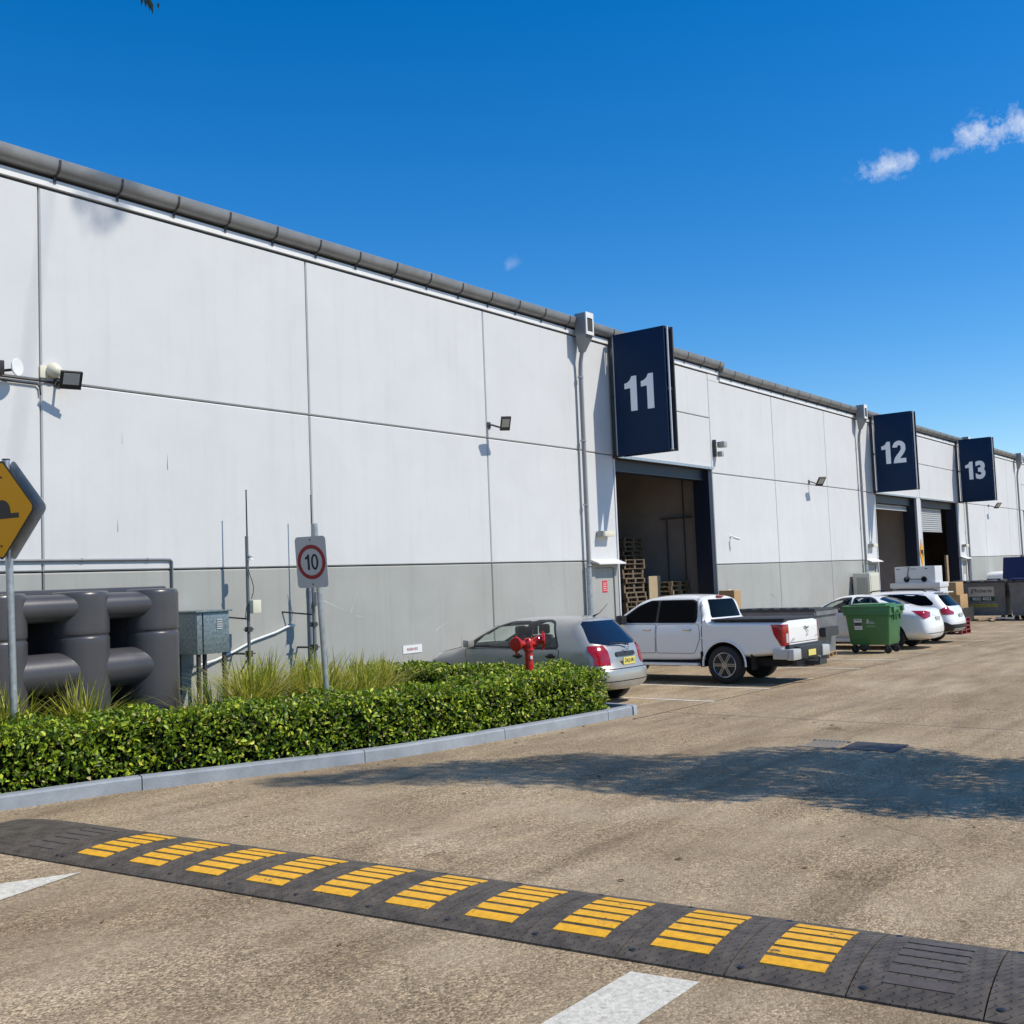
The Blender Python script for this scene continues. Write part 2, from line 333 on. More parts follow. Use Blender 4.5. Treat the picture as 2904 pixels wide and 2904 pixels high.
def mesh_from(mb, name, mats, smooth=True, ang=35, off=(0,0,0)):
    me = bpy.data.meshes.new(name); o = Vector(off)
    me.from_pydata([(v[0]-o.x, v[1]-o.y, v[2]-o.z) for v in mb.v], [], mb.f)
    for m in (mats if isinstance(mats,(list,tuple)) else [mats]): me.materials.append(m)
    me.polygons.foreach_set('material_index', mb.m)
    bm = bmesh.new(); bm.from_mesh(me); bmesh.ops.recalc_face_normals(bm, faces=bm.faces); bm.to_mesh(me); bm.free()
    if smooth:
        me.polygons.foreach_set('use_smooth', [True]*len(me.polygons)); me.set_sharp_from_angle(angle=R(ang))
    return me
def link(name, me, parent=None):
    o = bpy.data.objects.new(name, me); COL.objects.link(o)
    if parent is not None: o.parent = parent
    return o
def tag(o, label, cat, group=None):
    o['label'] = label; o['category'] = cat
    if group: o['group'] = group
    return o
def struct(name, mb, mats, smooth=False, kind='structure'):
    o = link(name, mesh_from(mb, name, mats, smooth)); o['kind'] = kind; return o
class Thing:
    def __init__(s, name, label, cat, loc=(0,0,0), group=None, rot=(0,0,0)):
        s.o = bpy.data.objects.new(name, None); COL.objects.link(s.o); s.o.location = loc; s.o.rotation_euler = rot
        s.o.empty_display_size = 0.2; s.loc = Vector(loc); tag(s.o, label, cat, group)
    def part(s, name, mb, mats, parent=None, local=False, smooth=True, ang=35, label=None):
        me = mb if isinstance(mb, bpy.types.Mesh) else mesh_from(mb, name, mats, smooth, ang, (0,0,0) if local else s.loc)
        o = link(name, me, parent or s.o)
        if label: o['label'] = label
        return o
def single(name, mb, mats, label, cat, loc=(0,0,0), group=None, smooth=True, ang=35):
    me = mesh_from(mb, name, mats, smooth, ang, loc); o = link(name, me); o.location = loc; return tag(o, label, cat, group)
def copy_tree(o, parent=None):
    c = o.copy(); COL.objects.link(c); c.parent = parent
    for ch in list(o.children): copy_tree(ch, c)
    return c
def text_mb(s, o, right, up, w=None, h=None, bold=0.0, depth=0.004, sx=1.0, center=True, spacing=1.0):
    """flat lettering as mesh data: fits width w or height h; o is the centre"""
    cu = bpy.data.curves.new('t', 'FONT'); cu.body = s; cu.offset = bold; cu.extrude = 0.0; cu.resolution_u = 4; cu.space_character = spacing
    ob = bpy.data.objects.new('t', cu); COL.objects.link(ob)
    bpy.context.view_layer.update(); dg = bpy.context.evaluated_depsgraph_get(); me = bpy.data.meshes.new_from_object(ob.evaluated_get(dg))
    bpy.data.objects.remove(ob); bpy.data.curves.remove(cu)
    co = np.array([v.co[:] for v in me.vertices]); fs = [list(p.vertices) for p in me.polygons]; bpy.data.meshes.remove(me)
    lo = co.min(0); hi = co.max(0); kx = sx; ky = 1.0
    if h: ky = h/(hi[1]-lo[1]); kx = ky*sx
    if w: kx = w/(hi[0]-lo[0]); ky = ky if h else kx
    right = Vector(right); up = Vector(up); nrm = right.cross(up); o = Vector(o); mb = MB()
    mb.add([o+right*((c[0]-(lo[0]+hi[0])/2)*kx)+up*((c[1]-(lo[1]+hi[1])/2)*ky)+nrm*depth for c in co], fs)
    return mb

# ------------------------------------------------------------------ ground
def ground():
    mb = MB(); xs = [-900,-300,-100,-40]+list(np.arange(-30,141,2.5))+[200,400,1500]; ys = [-1500,-300,-60,-20,-5,0,3,6,9,12,14.6,15.5,60,300,1500]
    v = [(x,y,gz(x)) for x in xs for y in ys]; n = len(ys)
    f = [(i*n+j,(i+1)*n+j,(i+1)*n+j+1,i*n+j+1) for i in range(len(xs)-1) for j in range(n-1)]
    mb.add(v, f); struct('ground', mb, CONC)
ground()
def flat(name, polys, m, dz=0.004, kind='structure', sub=1.0):
    mb = MB()
    for p in polys: mb.add([(x,y,gz(x)+dz) for x,y in p], [tuple(range(len(p)))])
    return struct(name, mb, m)
# construction joints cut into the slab (thin dark sealant strips)
JOINT = mat('slab_joint', (0.075,0.06,0.045), 0.9, noise=(6,0.4))
flat('ground_joint', [[(14.2,8.66),(120,8.70),(120,8.675),(14.2,8.635)],[(9,-3),(14.3,8.62),(14.318,8.61),(9.02,-3)]][:1], JOINT, 0.003)
flat('ground_joint', [[(15.2,-8),(15.215,-8),(15.215,8.64),(15.2,8.64)]], JOINT, 0.003)
# parking bay lines
for i, x in enumerate((16.89,19.26,21.51,24.2,27.0,29.94,32.64,35.5,38.3,41.1,43.9,46.7,49.5)):
    flat('bay_line', [[(x-.045,8.62+.02*(i%3)),(x+.045,8.62+.02*(i%3)),(x+.045,13.9),(x-.045,13.9)]], BLINE, 0.005)
# road markings
flat('road_marking', [[(-2,2.72),(4.99,2.71),(4.93,3.09),(-2,3.08)]], WLINE, 0.005)
flat('road_marking', [[(4.50,7.70),(2.2,8.72),(2.2,7.05)]], WLINE, 0.005)

# service cover and drain grate in the yard
t = Thing('drain_grate', 'rusty steel drain grate with narrow slots set in the concrete yard', 'drain', (12.95,4.95,gz(12.95)))
t.part('cover_plate', MB().box(12.72,13.30,4.20,4.84,gz(13)-.02,gz(13)+.012), STEELD)
mb = MB()
for i in range(8): mb.box(12.75,13.24,4.94+i*.052,4.962+i*.052,gz(13)-.02,gz(13)+.012)
mb.box(12.70,12.75,4.9,5.38,gz(13)-.02,gz(13)+.013); mb.box(13.24,13.29,4.9,5.38,gz(13)-.02,gz(13)+.013)
t.part('grate', mb, mat('grate_steel',(.22,.20,.17),.6))

# ------------------------------------------------------------------ speed hump
def hump():
    a = Vector((4.36,10.0,0)); b = Vector((5.44,-0.4,0)); d = (b-a).normalized(); nrm = Vector((d.y,-d.x,0))
    if nrm.x < 0: nrm = -nrm
    Ltot = (b-a).length; Wd = 1.04
    def P(s, u, up=0.0, flatten=0.0):
        q = a + d*s + nrm*(u*Wd)
        e = 1.0
        if s < 0.62: e = math.sin(max(0,s)/0.62*math.pi/2)**0.8
        prof = (1-abs(2*u-1)**2.4)
        h = 0.012 + 0.058*prof*e
        if u <= 0.0 or u >= 1.0: h = 0.012
        return (q.x, q.y, gz(q.x)+h+up)
    t = Thing('speed_hump', 'long charcoal rubber speed hump with yellow painted bars across the yard', 'speed hump', (5.0,5.0,gz(5)))
    us = [0,0.02]+list(np.linspace(0.06,0.94,23))+[0.98,1]
    # modules, each butted to the next with a narrow gap
    starts = [0.0,0.62]; s = 1.0
    pitch = 0.627; first = (a - Vector((4.73-.0,8.16,0))).length+0.30
    edges = [0.05]+[0.62+0.0]
    mods = []
    s = first-0.42
    k = 0
    mods.append((0.03, s-0.008, 'end'))
    while s < Ltot:
        mods.append((s, s+pitch-0.009, k)); s += pitch; k += 1
    body = MB(); bars = MB(); dark = MB()
    for s0, s1, k in mods:
        ss = list(np.linspace(s0, s1, 9 if k == 'end' else 5)); vs = []; fs = []; n = len(us)
        for q in ss:
            sh = 0.16*(1-q/0.62) if q < 0.62 else 0.0       # rounded outer corners of the end piece
            for u in us:
                uu = u if sh <= 0 else 0.5+(u-0.5)*(1-2*sh)
                vs.append(P(q, uu))
        m = len(ss)
        for i in range(m-1):
            for j in range(n-1): fs.append((i*n+j,(i+1)*n+j,(i+1)*n+j+1,i*n+j+1))
        base = len(vs)
        # skirts down to the ground
        loop = [i*n for i in range(m)]+[(m-1)*n+j for j in range(1,n)]+[i*n+n-1 for i in range(m-2,-1,-1)]+[j for j in range(n-2,0,-1)]
        for i in loop: x,y,z = vs[i]; vs.append((x,y,gz(x)-0.02))
        for i in range(len(loop)): j = (i+1)%len(loop); fs.append((loop[i],loop[j],base+j,base+i))
        body.add(vs, fs)
        c = (s0+s1)/2 if k != 'end' else s1-.33
        tgt = dark if k in ('end', 10) else bars
        if k == 'end' or k <= 10:
            for r in range(6):
                u0 = 0.155+r*0.120; u1 = u0+0.087; vs = []; fs = []
                for q in (c-0.17, c, c+0.17):
                    for u in np.linspace(u0,u1,4): vs.append(P(q,u,0.0045))
                for i in range(2):
                    for j in range(3): fs.append((i*4+j,(i+1)*4+j,(i+1)*4+j+1,i*4+j+1))
                nb = len(vs); lp = [0,4,8,9,10,11,7,3,2,1]
                for i in lp: vs.append((vs[i][0],vs[i][1],vs[i][2]-0.006))
                for i in range(len(lp)): j=(i+1)%len(lp); fs.append((lp[i],lp[j],nb+j,nb+i))
                tgt.add(vs, fs)
    t.part('hump_body', body, RUB, smooth=True, ang=50)
    mats_y = YEL
    # each painted block of bars is a part
    per = 6
    for g in range(10):
        mbb = MB(); nv = len(bars.v)//60; nf = len(bars.f)//60
        for r in range(per):
            i = g*per+r; vo = i*nv; fo = i*nf
            mbb.add(bars.v[vo:vo+nv], [tuple(x-vo for x in f) for f in bars.f[fo:fo+nf]])
        t.part('yellow_bars', mbb, YEL, smooth=True, ang=50)
    for g in range(2):
        mbb = MB(); nv = len(dark.v)//12; nf = len(dark.f)//12
        for r in range(6): i = g*6+r; vo = i*nv; mbb.add(dark.v[vo:vo+nv], [tuple(x-vo for x in f) for f in dark.f[i*nf:(i+1)*nf]])
        t.part('worn_bars', mbb, mat('worn_bar_rubber', (0.105,0.085,0.070), 0.6, noise=(14,0.3)), smooth=True, ang=50)
    # fixing bolts
    bl = MB()
    for s0, s1, k in mods:
        for u in (0.09, 0.91):
            x,y,z = P((s1 if k=='end' else s0+0.06), u); t.part('fixing_bolt', MB().lathe((x,y,z-0.002),(0,0,1),[(0,0.022),(0.005,0.020),(0.007,0.01)],10), BLACK)
hump()

# ------------------------------------------------------------------ warehouse
WY = 14.6
bld = Thing('warehouse', 'long pale grey precast concrete warehouse with open roller doors and grey gutter', 'warehouse', (30,WY,gz(30)))
def panel(kind, x0, x1, z0, z1, gap=0.011, ch=0.018):
    """precast panel with chamfered arrises, face at WY"""
    x0 += gap; x1 -= gap; z0 += gap; z1 -= gap; mb = MB()
    v = [(x0,WY+ch,z0),(x1,WY+ch,z0),(x1,WY+ch,z1),(x0,WY+ch,z1),(x0+ch,WY,z0+ch),(x1-ch,WY,z0+ch),(x1-ch,WY,z1-ch),(x0+ch,WY,z1-ch),
         (x0,WY+.18,z0),(x1,WY+.18,z0),(x1,WY+.18,z1),(x0,WY+.18,z1)]
    mb.add(v, [(4,5,6,7),(0,1,5,4),(1,2,6,5),(2,3,7,6),(3,0,4,7),(8,9,1,0),(9,10,2,1),(10,11,3,2),(11,8,0,3),(11,10,9,8)])
    bld.part(kind, mb, WALL if kind == 'wall_panel' else DADO, smooth=False)
def building():
    up = 'wall_panel'; lo = 'dado_panel'; seal = MB()
    def bay(xs, zo):
        za, zb, zc = 2.40+zo, 5.18+zo, 8.06+zo
        for a, b in zip(xs[:-1], xs[1:]):
            panel(lo, a, b, gz(a)-0.9, za); panel(up, a, b, za, zb); panel(up, a, b, zb, zc)
            seal.box(a, b, WY+.06, WY+.12, gz(a)-.5, zc)
    s2 = -0.18
    bay([-12.6,-7.45,-2.3,2.85,8.0,13.13,18.33,22.30], 0)
    # narrow pier with the personnel door beside roller door 11
    def pier(a, b, zo):
        panel(up, a, b, 2.40+zo, 5.16+zo); panel(up, a, b, 5.16+zo, 8.06+zo); seal.box(a,b,WY+.06,WY+.12,2.4+zo,8.0+zo)
    pier(22.30, 23.58, 0); pier(42.2, 43.78, s2); pier(56.25, 57.75, s2); pier(69.6,71.0,s2)
    # above roller doors
    for a, b, zo, zm in ((23.58,29.22,0,6.68),(43.78,50.0,s2,6.58),(50.0,56.25,s2,6.58),(71.0,77.0,s2,6.58)):
        panel(up, a, b, 5.16+zo, zm); panel(up, a, b, zm, 8.06+zo); seal.box(a,b,WY+.06,WY+.12,5.2+zo,8.0+zo)
    bay([29.22,33.87,38.63,42.2], s2); bay([57.75,61.65,67.2,69.6], s2); bay([77.0,82.2,87.4,92.6,97.8,103,108], s2)
    bld.part('wall_infill', MB().box(29.23,29.99,WY,WY+.10,7.87,8.06), WALL, smooth=False); bld.part('joint_sealant', seal, CAULK, smooth=False)
    # column between doors 12 and 13
    bld.part('column', MB().box(49.45,50.02,WY-.01,WY+.28,gz(50)-.3,4.98), WALL, smooth=False)
    # roof
    rf = MB()
    for a, b, zo in ((-12.6,30.0,0.0),(30.0,108,-0.17)):
        rf.add([(a,WY-.02,8.44+zo),(b,WY-.02,8.44+zo),(b,WY+14,8.9+zo),(a,WY+14,8.9+zo),(a,WY-.02,8.40+zo),(b,WY-.02,8.40+zo),(b,WY+14,8.86+zo),(a,WY+14,8.86+zo)],
               [(0,1,2,3),(7,6,5,4),(0,4,5,1),(1,5,6,2),(2,6,7,3),(3,7,4,0)])
    bld.part('roof', rf, GUT, smooth=False)
    # fascia flashing, dark backing standing in for the gutter's shadow, and gutter
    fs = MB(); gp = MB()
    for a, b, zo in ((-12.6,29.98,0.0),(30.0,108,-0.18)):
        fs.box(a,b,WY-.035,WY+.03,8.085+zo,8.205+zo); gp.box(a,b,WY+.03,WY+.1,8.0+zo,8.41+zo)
    bld.part('fascia', fs, FASC, smooth=False); bld.part('fascia_shadow_backing', gp, CAULK, smooth=False)
    for a, b, zo in ((-12.6,30.06,0.0),(29.94,108,-0.17)):
        g = MB(); prof = [(0.04,8.44),(-0.012,8.465),(-0.15,8.485),(-0.165,8.47),(-0.16,8.42),(-0.152,8.37),(-0.13,8.32),(-0.095,8.285),(-0.04,8.265),(0.04,8.26)]
        pr = [(WY-.04+p, z+zo) for p, z in prof]; n = len(pr)
        vs = [(a,y,z) for y,z in pr]+[(b,y,z) for y,z in pr]
        g.add(vs, [(i,i+1,n+i+1,n+i) for i in range(n-1)]+[tuple(range(n)), tuple(range(2*n-1,n-1,-1)), (0,n,2*n-1,n-1)])
        go = bld.part('gutter', g, GUT, ang=50)
        st = None; x = math.ceil((max(a,0)-.20)/1.025)*1.025+.03
        while x < min(b,90)-.1:
            q = [(y-.006 if y < WY-.05 else y, z-.006) for y,z in pr[3:]]; k = len(q)
            if st is None:
                st = MB(); st.add([(x-.018,y,z) for y,z in q]+[(x+.018,y,z) for y,z in q], [(i,i+1,k+i+1,k+i) for i in range(k-1)])
                st.box(x-.02,x+.02,WY-.05,WY-.036,8.15+zo,8.28+zo); xf = x
                b0 = bld.part('gutter_bracket', st, STEELD, parent=go, smooth=False)
            else:
                o2 = b0.copy(); COL.objects.link(o2); o2.parent = go; o2.location = (x-xf,0,0)
            x += 1.025
    # downpipes with rain heads
    for x, zo in ((22.02,0.0),(42.0,-.18),(57.55,-.18),(69.5,-.18)):
        rh = MB(); y0 = WY-.47; x0, x1 = x-.17, x+.17; zt, zb = 8.58+zo, 7.92+zo
        rh.box(x0,x1,y0+.03,WY-.13,8.02+zo,zt-.01)
        rh.add([(x0,y0+.03,8.02+zo),(x1,y0+.03,8.02+zo),(x1,WY-.14,8.02+zo),(x0,WY-.14,8.02+zo),(x-.06,WY-.26,zb-.3),(x+.06,WY-.26,zb-.3),(x+.06,WY-.14,zb-.3),(x-.06,WY-.14,zb-.3)],
               [(0,1,5,4),(1,2,6,5),(2,3,7,6),(3,0,4,7),(4,5,6,7),(3,2,1,0)])
        h = bld.part('rain_head', rh, DOWNP, smooth=False)
        fr = MB(); fr.box(x0,x0+.05,y0,y0+.029,8.02+zo,zt); fr.box(x1-.05,x1,y0,y0+.029,8.02+zo,zt); fr.box(x0+.05,x1-.05,y0,y0+.029,zt-.14,zt); fr.box(x0+.05,x1-.05,y0,y0+.029,8.02+zo,8.10+zo)
        bld.part('overflow_frame', fr, FASC, parent=h, smooth=False)
        bld.part('overflow_hole', MB().box(x0+.052,x1-.052,y0+.02,y0+.0295,8.10+zo,zt-.14), INTD, parent=h, smooth=False)
        dp = MB(); dp.tube([(x,WY-.20,zb-.28),(x,WY-.14,zb-.55),(x,WY-.12,zb-.8),(x,WY-.12,2.2+zo)],0.050,14)
        bld.part('downpipe', dp, DOWNP)
        lp = MB(); lp.tube([(x,WY-.12,2.24+zo),(x,WY-.12,gz(x))],0.068,14)
        for z in (7.0,5.4,3.8,2.3): lp.lathe((x,WY-.12,z+zo-.02),(0,0,1),[(0,.07),(0,.074),(.04,.074),(.04,.07)],14)
        bld.part('downpipe_base', lp, GALV)
    # roller doors: frames, heads, curtains, interiors
    def roller(x0, x1, zh, zo, curtain=None, curtx=None):
        fr = MB(); fr.box(x1-.22,x1-.02,WY+.02,WY+.55,gz(x1)-.1,zh); fr.box(x0+.02,x0+.12,WY+.19,WY+.55,gz(x0)-.1,zh); fr.box(x0+.12,x1-.22,WY+.19,WY+.55,zh-.30,zh+.02)
        f = bld.part('roller_door', fr, NAVY2, smooth=False)
        bld.part('door_head_flashing', MB().box(x0-.02,x1+.02,WY-.06,WY+.02,zh+.02,zh+.085), GALV, parent=f, smooth=False)
        bld.part('door_edge_trim', MB().box(x0-.03,x0+.03,WY-.02,WY+.16,gz(x0)-.1,zh-.02), PIPEW, parent=f, smooth=False)
        if curtain:
            cb = MB(); z = zh-.31; cx0, cx1 = (x0+.13,x1-.24) if not curtx else curtx
            while z > curtain:
                prof = [(0,z),(-.028,z-.022),(-.034,z-.05),(-.022,z-.078),(0.0,z-.098)]; n = len(prof)
                cb.add([(cx0,WY+.40+p,q) for p,q in prof]+[(cx1,WY+.40+p,q) for p,q in prof], [(i,i+1,n+i+1,n+i) for i in range(n-1)]); z -= 0.10
            cb.box(cx0,cx1,WY+.36,WY+.42,z-.04,z)
            bld.part('roller_curtain', cb, mat('roller_slats', (0.45,0.46,0.46),0.5,0.2), parent=f, ang=60)
    roller(23.60,29.22,5.08,0.0)
    roller(43.80,49.44,4.93,-.18, 4.52)
    roller(50.03,56.22,4.93,-.18, 3.62, (50.15,54.6))
    roller(71.0,77.0,4.93,-.18)
    it = MB()
    def room(x0, x1, depth, zt):
        z0 = gz((x0+x1)/2)-.02
        v = [(x0,WY+.19,z0),(x1,WY+.19,z0),(x1,WY+depth,z0),(x0,WY+depth,z0),(x0,WY+.19,zt),(x1,WY+.19,zt),(x1,WY+depth,zt),(x0,WY+depth,zt)]
        it.add(v, [(0,1,2,3),(4,7,6,5),(1,5,6,2),(2,6,7,3),(0,3,7,4)])
    room(12.0,29.75,26,8.0); room(30,49.72,26,7.8); room(49.76,70,26,7.8); room(70.2,100,26,7.8)
    o = bld.part('interior', it, INT, smooth=False)
    pp = MB(); x = 29.70
    pp.tube([(x,15.9,5.0),(x,15.9,gz(x))],.022,8); pp.tube([(x,16.5,3.7),(x,16.5,gz(x))],.02,8); pp.box(x-.06,x+.02,15.6,16.7,3.72,3.76)
    bld.part('interior_pipework', pp, mat('interior_pipe',(.10,.09,.085),.7), parent=o)
    # personnel doors
    for x0, x1, zo, note in ((22.42,23.42,0,'red'),(42.4,43.5,-.18,None),(56.42,57.3,-.18,'white')):
        zt = 2.28+zo
        mbd = MB().box(x0+.05,x1-.05,WY+.03,WY+.08,gz(x0)-.05,zt-.06)
        d = bld.part('personnel_door', mbd, DADO, smooth=False)
        fr = MB(); fr.box(x0-.11,x0+.045,WY-.01,WY+.10,gz(x0)-.3,zt+.1); fr.box(x1-.045,x1+.12,WY-.01,WY+.10,gz(x0)-.3,zt+.1); fr.box(x0+.045,x1-.045,WY-.01,WY+.10,zt-.05,zt+.1)
        bld.part('door_frame', fr, WALL if note=='white' else DADO, parent=d, smooth=False)
        bld.part('door_handle', MB().box(x1-.17,x1-.13,WY-.03,WY+.03,gz(x0)+1.0,gz(x0)+1.16), GALV, parent=d)
        aw = MB(); aw.add([(x0-.12,WY-.26,zt+.06),(x1+.14,WY-.26,zt+.06),(x1+.14,WY-.0,zt+.16),(x0-.12,WY-.0,zt+.16),(x0-.12,WY-.26,zt+.03),(x1+.14,WY-.26,zt+.03),(x1+.14,WY-.0,zt+.10),(x0-.12,WY-.0,zt+.10)],
                          [(0,1,2,3),(7,6,5,4),(0,4,5,1),(1,5,6,2),(2,6,7,3),(3,7,4,0)])
        bld.part('door_awning', aw, FASC, parent=d, smooth=False)
        if note == 'red':
            n = bld.part('door_notice', MB().box(22.83,23.06,WY+.022,WY+.0295,1.60,1.90), BLUEW, parent=d, smooth=False)
            tm = MB()
            for k in range(5): tm.box(22.86,23.03-.03*(k%2),WY+.018,WY+.0215,1.65+k*.045,1.662+k*.045)
            bld.part('notice_lines', tm, FASC, parent=n, smooth=False)
        if note == 'white':
            bld.part('door_notice', MB().box(56.75,57.08,WY+.022,WY+.0295,.1,1.35), WHITEP, parent=d, smooth=False)
building()
SCUF = mat('scuff_light', (0.52,0.52,0.50), 0.8); SCUD = mat('scuff_dark', (0.20,0.19,0.17), 0.8)
for x0,z0,x1,z1,w,m in ((13.35,1.78,14.15,1.46,.010,SCUF),(14.15,1.46,14.42,1.42,.008,SCUF),(14.02,1.52,14.22,1.95,.007,SCUF),(12.55,1.72,12.58,1.50,.010,SCUF),(16.4,1.05,16.9,1.25,.008,SCUF),(19.6,1.55,20.1,1.35,.007,SCUF),
    (20.6,1.9,20.9,1.7,.006,SCUF),(17.2,.6,17.22,.95,.010,SCUD),(12.2,.55,12.22,.9,.012,SCUD),(9.3,4.35,9.30,4.58,.012,SCUF),(10.1,4.0,10.1,4.28,.008,SCUD),(9.2,3.0,9.2,3.2,.007,SCUD),(11.6,.75,11.62,1.2,.014,SCUD),(33.0,1.2,33.6,1.0,.012,SCUD),(36.0,.9,36.5,1.3,.01,SCUF)):
    d_ = Vector((x1-x0,0,z1-z0)).normalized(); n_ = Vector((-d_.z,0,d_.x))*w
    bld.part('scuff_mark', MB().add([(x0-n_.x,WY-.002,z0-n_.z),(x1,WY-.002,z1),(x0+n_.x,WY-.002,z0+n_.z)],[(0,1,2)]), m, smooth=False)

# yellow clearance markers on the column (diamond plate over a rectangular plate)
t = Thing('warning_plate', 'narrow yellow diamond warning plates fixed to the column between two roller doors', 'sign', (49.74,WY-.03,2.4))
t.part('diamond_plate', MB().prism([(0,.66),(.285,0),(0,-.66),(-.285,0)],(49.74,WY-.02,2.46),(1,0,0),(0,0,1),(0,-.012,0)), YSIGN, smooth=False)
t.part('symbol', MB().prism([(-.17,.0),(-.19,.17),(.19,.17),(.15,.02),(.18,-.08),(.08,-.18),(.04,-.03)],(49.74,WY-.034,2.44),(1,0,0),(0,0,1),(0,-.004,0)), INK, smooth=False)
t.part('lower_plate', MB().box(49.48,50.0,WY-.032,WY-.02,1.15,1.78), YSIGN, smooth=False)
mb = MB(); mb.box(49.48,50.0,WY-.036,WY-.0325,1.74,1.77); mb.prism([(-.08,0),(-.04,0),(0,.32),(.04,0),(.08,0),(0,.45)],(49.76,WY-.036,1.22),(1,0,0),(0,0,1),(0,-.004,0))
t.part('stripe', mb, INK, smooth=False)

# numbered projecting signs
def num_sign(num, x, zo, label):
    z0, z1 = 5.10+zo, 8.27+zo
    t = Thing('number_sign', label, 'sign', (x+.18,WY-.1,z0), 'numbered signs standing out from the warehouse wall')
    t.part('front_panel', MB().box(x,x+.05,12.86,14.36,z0,z1,0.006), NAVY, ang=30)
    t.part('rear_panel', MB().box(x+.30,x+.35,12.86,14.36,z0,z1,0.006), NAVY, ang=30)
    fr = MB()
    for y in (12.80, 14.41): fr.tube([(x+.08,y,z0+.02),(x+.08,y,z1-.02)],.024,10)
    tb = t.part('edge_tube', fr, PIPEW)
    f2 = MB()
    for z in (z0+.03,(z0+z1)/2,z1-.03):
        f2.box(x+.05,x+.30,12.84,12.90,z-.03,z+.03); f2.box(x+.05,x+.30,14.30,14.36,z-.03,z+.03); f2.box(x+.14,x+.20,14.36,WY-.02,z-.04,z+.04)
    f2.box(x+.10,x+.22,14.50,14.57,z0-.02,z1+.05); f2.box(x+.30,x+.352,12.78,12.86,z0,z1)
    t.part('bracket_frame', f2, STEELD, smooth=False)
    cz = (z0+z1)/2-.02
    if num == '11':
        mbn = MB()
        one = [(-.02,-.45),(.17,-.45),(.17,.45),(.03,.45),(-.02,.36),(-.10,.30),(-.19,.28),(-.19,.14),(-.02,.15)]
        for dy in (-.255,.235): mbn.prism([(p[0]+dy,p[1]) for p in one],(x-.001,13.62,cz),(0,-1,0),(0,0,1),(-.012,0,0))
    else:
        mbn = MB(); one = [(-.02,-.45),(.17,-.45),(.17,.45),(.03,.45),(-.02,.36),(-.10,.30),(-.19,.28),(-.19,.14),(-.02,.15)]
        mbn.prism([(p[0]-.30,p[1]) for p in one],(x-.001,13.62,cz),(0,-1,0),(0,0,1),(-.012,0,0))
        def ribbon(path, w):
            pl = [Vector((p[0],p[1],0)) for p in path]; L_=[];R_=[]
            for i,p in enumerate(pl):
                d=(pl[min(i+1,len(pl)-1)]-pl[max(i-1,0)]).normalized(); n=Vector((-d.y,d.x,0)); ww = w if not callable(w) else w(i/(len(pl)-1))
                L_.append(p+n*ww/2); R_.append(p-n*ww/2)
            dz = .012 if not mbn.f or len(mbn.f) < 30 else .0105
            vv = [(x-.001-dz, 13.62-(q.x+.22), cz+q.y) for q in L_+R_]; m_ = len(L_)
            mbn.add(vv, [(i,i+1,m_+i+1,m_+i) for i in range(m_-1)])
        if num == '12':
            arc = [(0.16*math.cos(a)*1.02,.20+.16*math.sin(a)) for a in np.linspace(R(185),R(-10),16)]
            arc += [(.165,.10),(.13,.02),(.07,-.07),(-.02,-.17),(-.10,-.27),(-.14,-.37)]
            ribbon(arc, .185); mbn.prism([(p[0]+.22,p[1]) for p in ((-.25,-.45),(.26,-.45),(.26,-.27),(-.20,-.27))],(x-.0005,13.62,cz),(0,-1,0),(0,0,1),(-.0110,0,0))
        else:
            a1 = [(.145*math.cos(a),.215+.145*math.sin(a)) for a in np.linspace(R(170),R(-75),14)]+[(-.05,.02+.03)]
            a2 = [(-.05,.05)]+[(.005+.16*math.cos(a),-.19+.17*math.sin(a)) for a in np.linspace(R(80),R(-170),16)]
            t3 = text_mb('3',(x-.001,13.62-.22,cz),(0,-1,0),(0,0,1),h=.92,w=.46,bold=.045,depth=.012); mbn.add(t3.v, t3.f)
    t.part('numeral', mbn, SILV, smooth=False)
num_sign('11', 23.44, 0.0, 'navy sign numbered 11 standing out beside the nearest roller door')
num_sign('12', 43.55, -.12, 'navy sign numbered 12 standing out beside the middle roller doors')
num_sign('13', 56.30, -.12, 'navy sign numbered 13, farthest of the projecting signs')

# ------------------------------------------------------------------ wall lights, cameras and pipes
def floodlight(c, nv, size, label, cat='floodlight'):
    """c: housing centre, nv: direction the lens faces"""
    c = Vector(c); t = Thing('floodlight', label, cat, c, 'floodlights on the warehouse wall')
    az = -Vector(nv).normalized(); ax = Vector((0,0,1)).cross(az).normalized(); ay = az.cross(ax); w, d, h = size
    if ay.y > 0: ay = -ay
    mbh = MB(); mbh.obox(c, ax, ay, az, w/2, d/2, h/2)
    for k in range(-3,4): mbh.obox(c+az*(h/2+.012)+ax*(k*w/8), ax, ay, az, .006, d*.36, .014)
    t.part('housing', mbh, BLACK, smooth=False)
    t.part('lens', MB().obox(c-az*(h/2+.001)+ay*d*.10, ax, ay, az, w*.37, d*.32, .004), LENS, smooth=False)
    br = MB(); wp = Vector((c.x-.02, WY-.012, c.z+.01)); br.obox(wp,(1,0,0),(0,1,0),(0,0,1),.05,.012,.07)
    inner = c - ay*d*.42; br.tube([wp, wp+Vector((0,-.08,0)), inner], .02, 8)
    t.part('bracket', br, STEELD)
    return t
floodlight((8.27,14.26,5.17), (-.25,-.80,-.55), (.30,.27,.05), 'black floodlight above the grey tank, largest on the wall')
floodlight((18.42,14.14,5.46), (-.42,-.42,-.80), (.22,.40,.045), 'slim black floodlight on bracket between the joint and downpipe')
floodlight((36.85,14.16,5.08), (-.42,-.42,-.80), (.26,.44,.05), 'slim black floodlight on the wall past roller door 11')
floodlight((62.5,14.1,5.0), (-.42,-.42,-.80), (.26,.46,.05), 'slim black floodlight beyond sign 13')
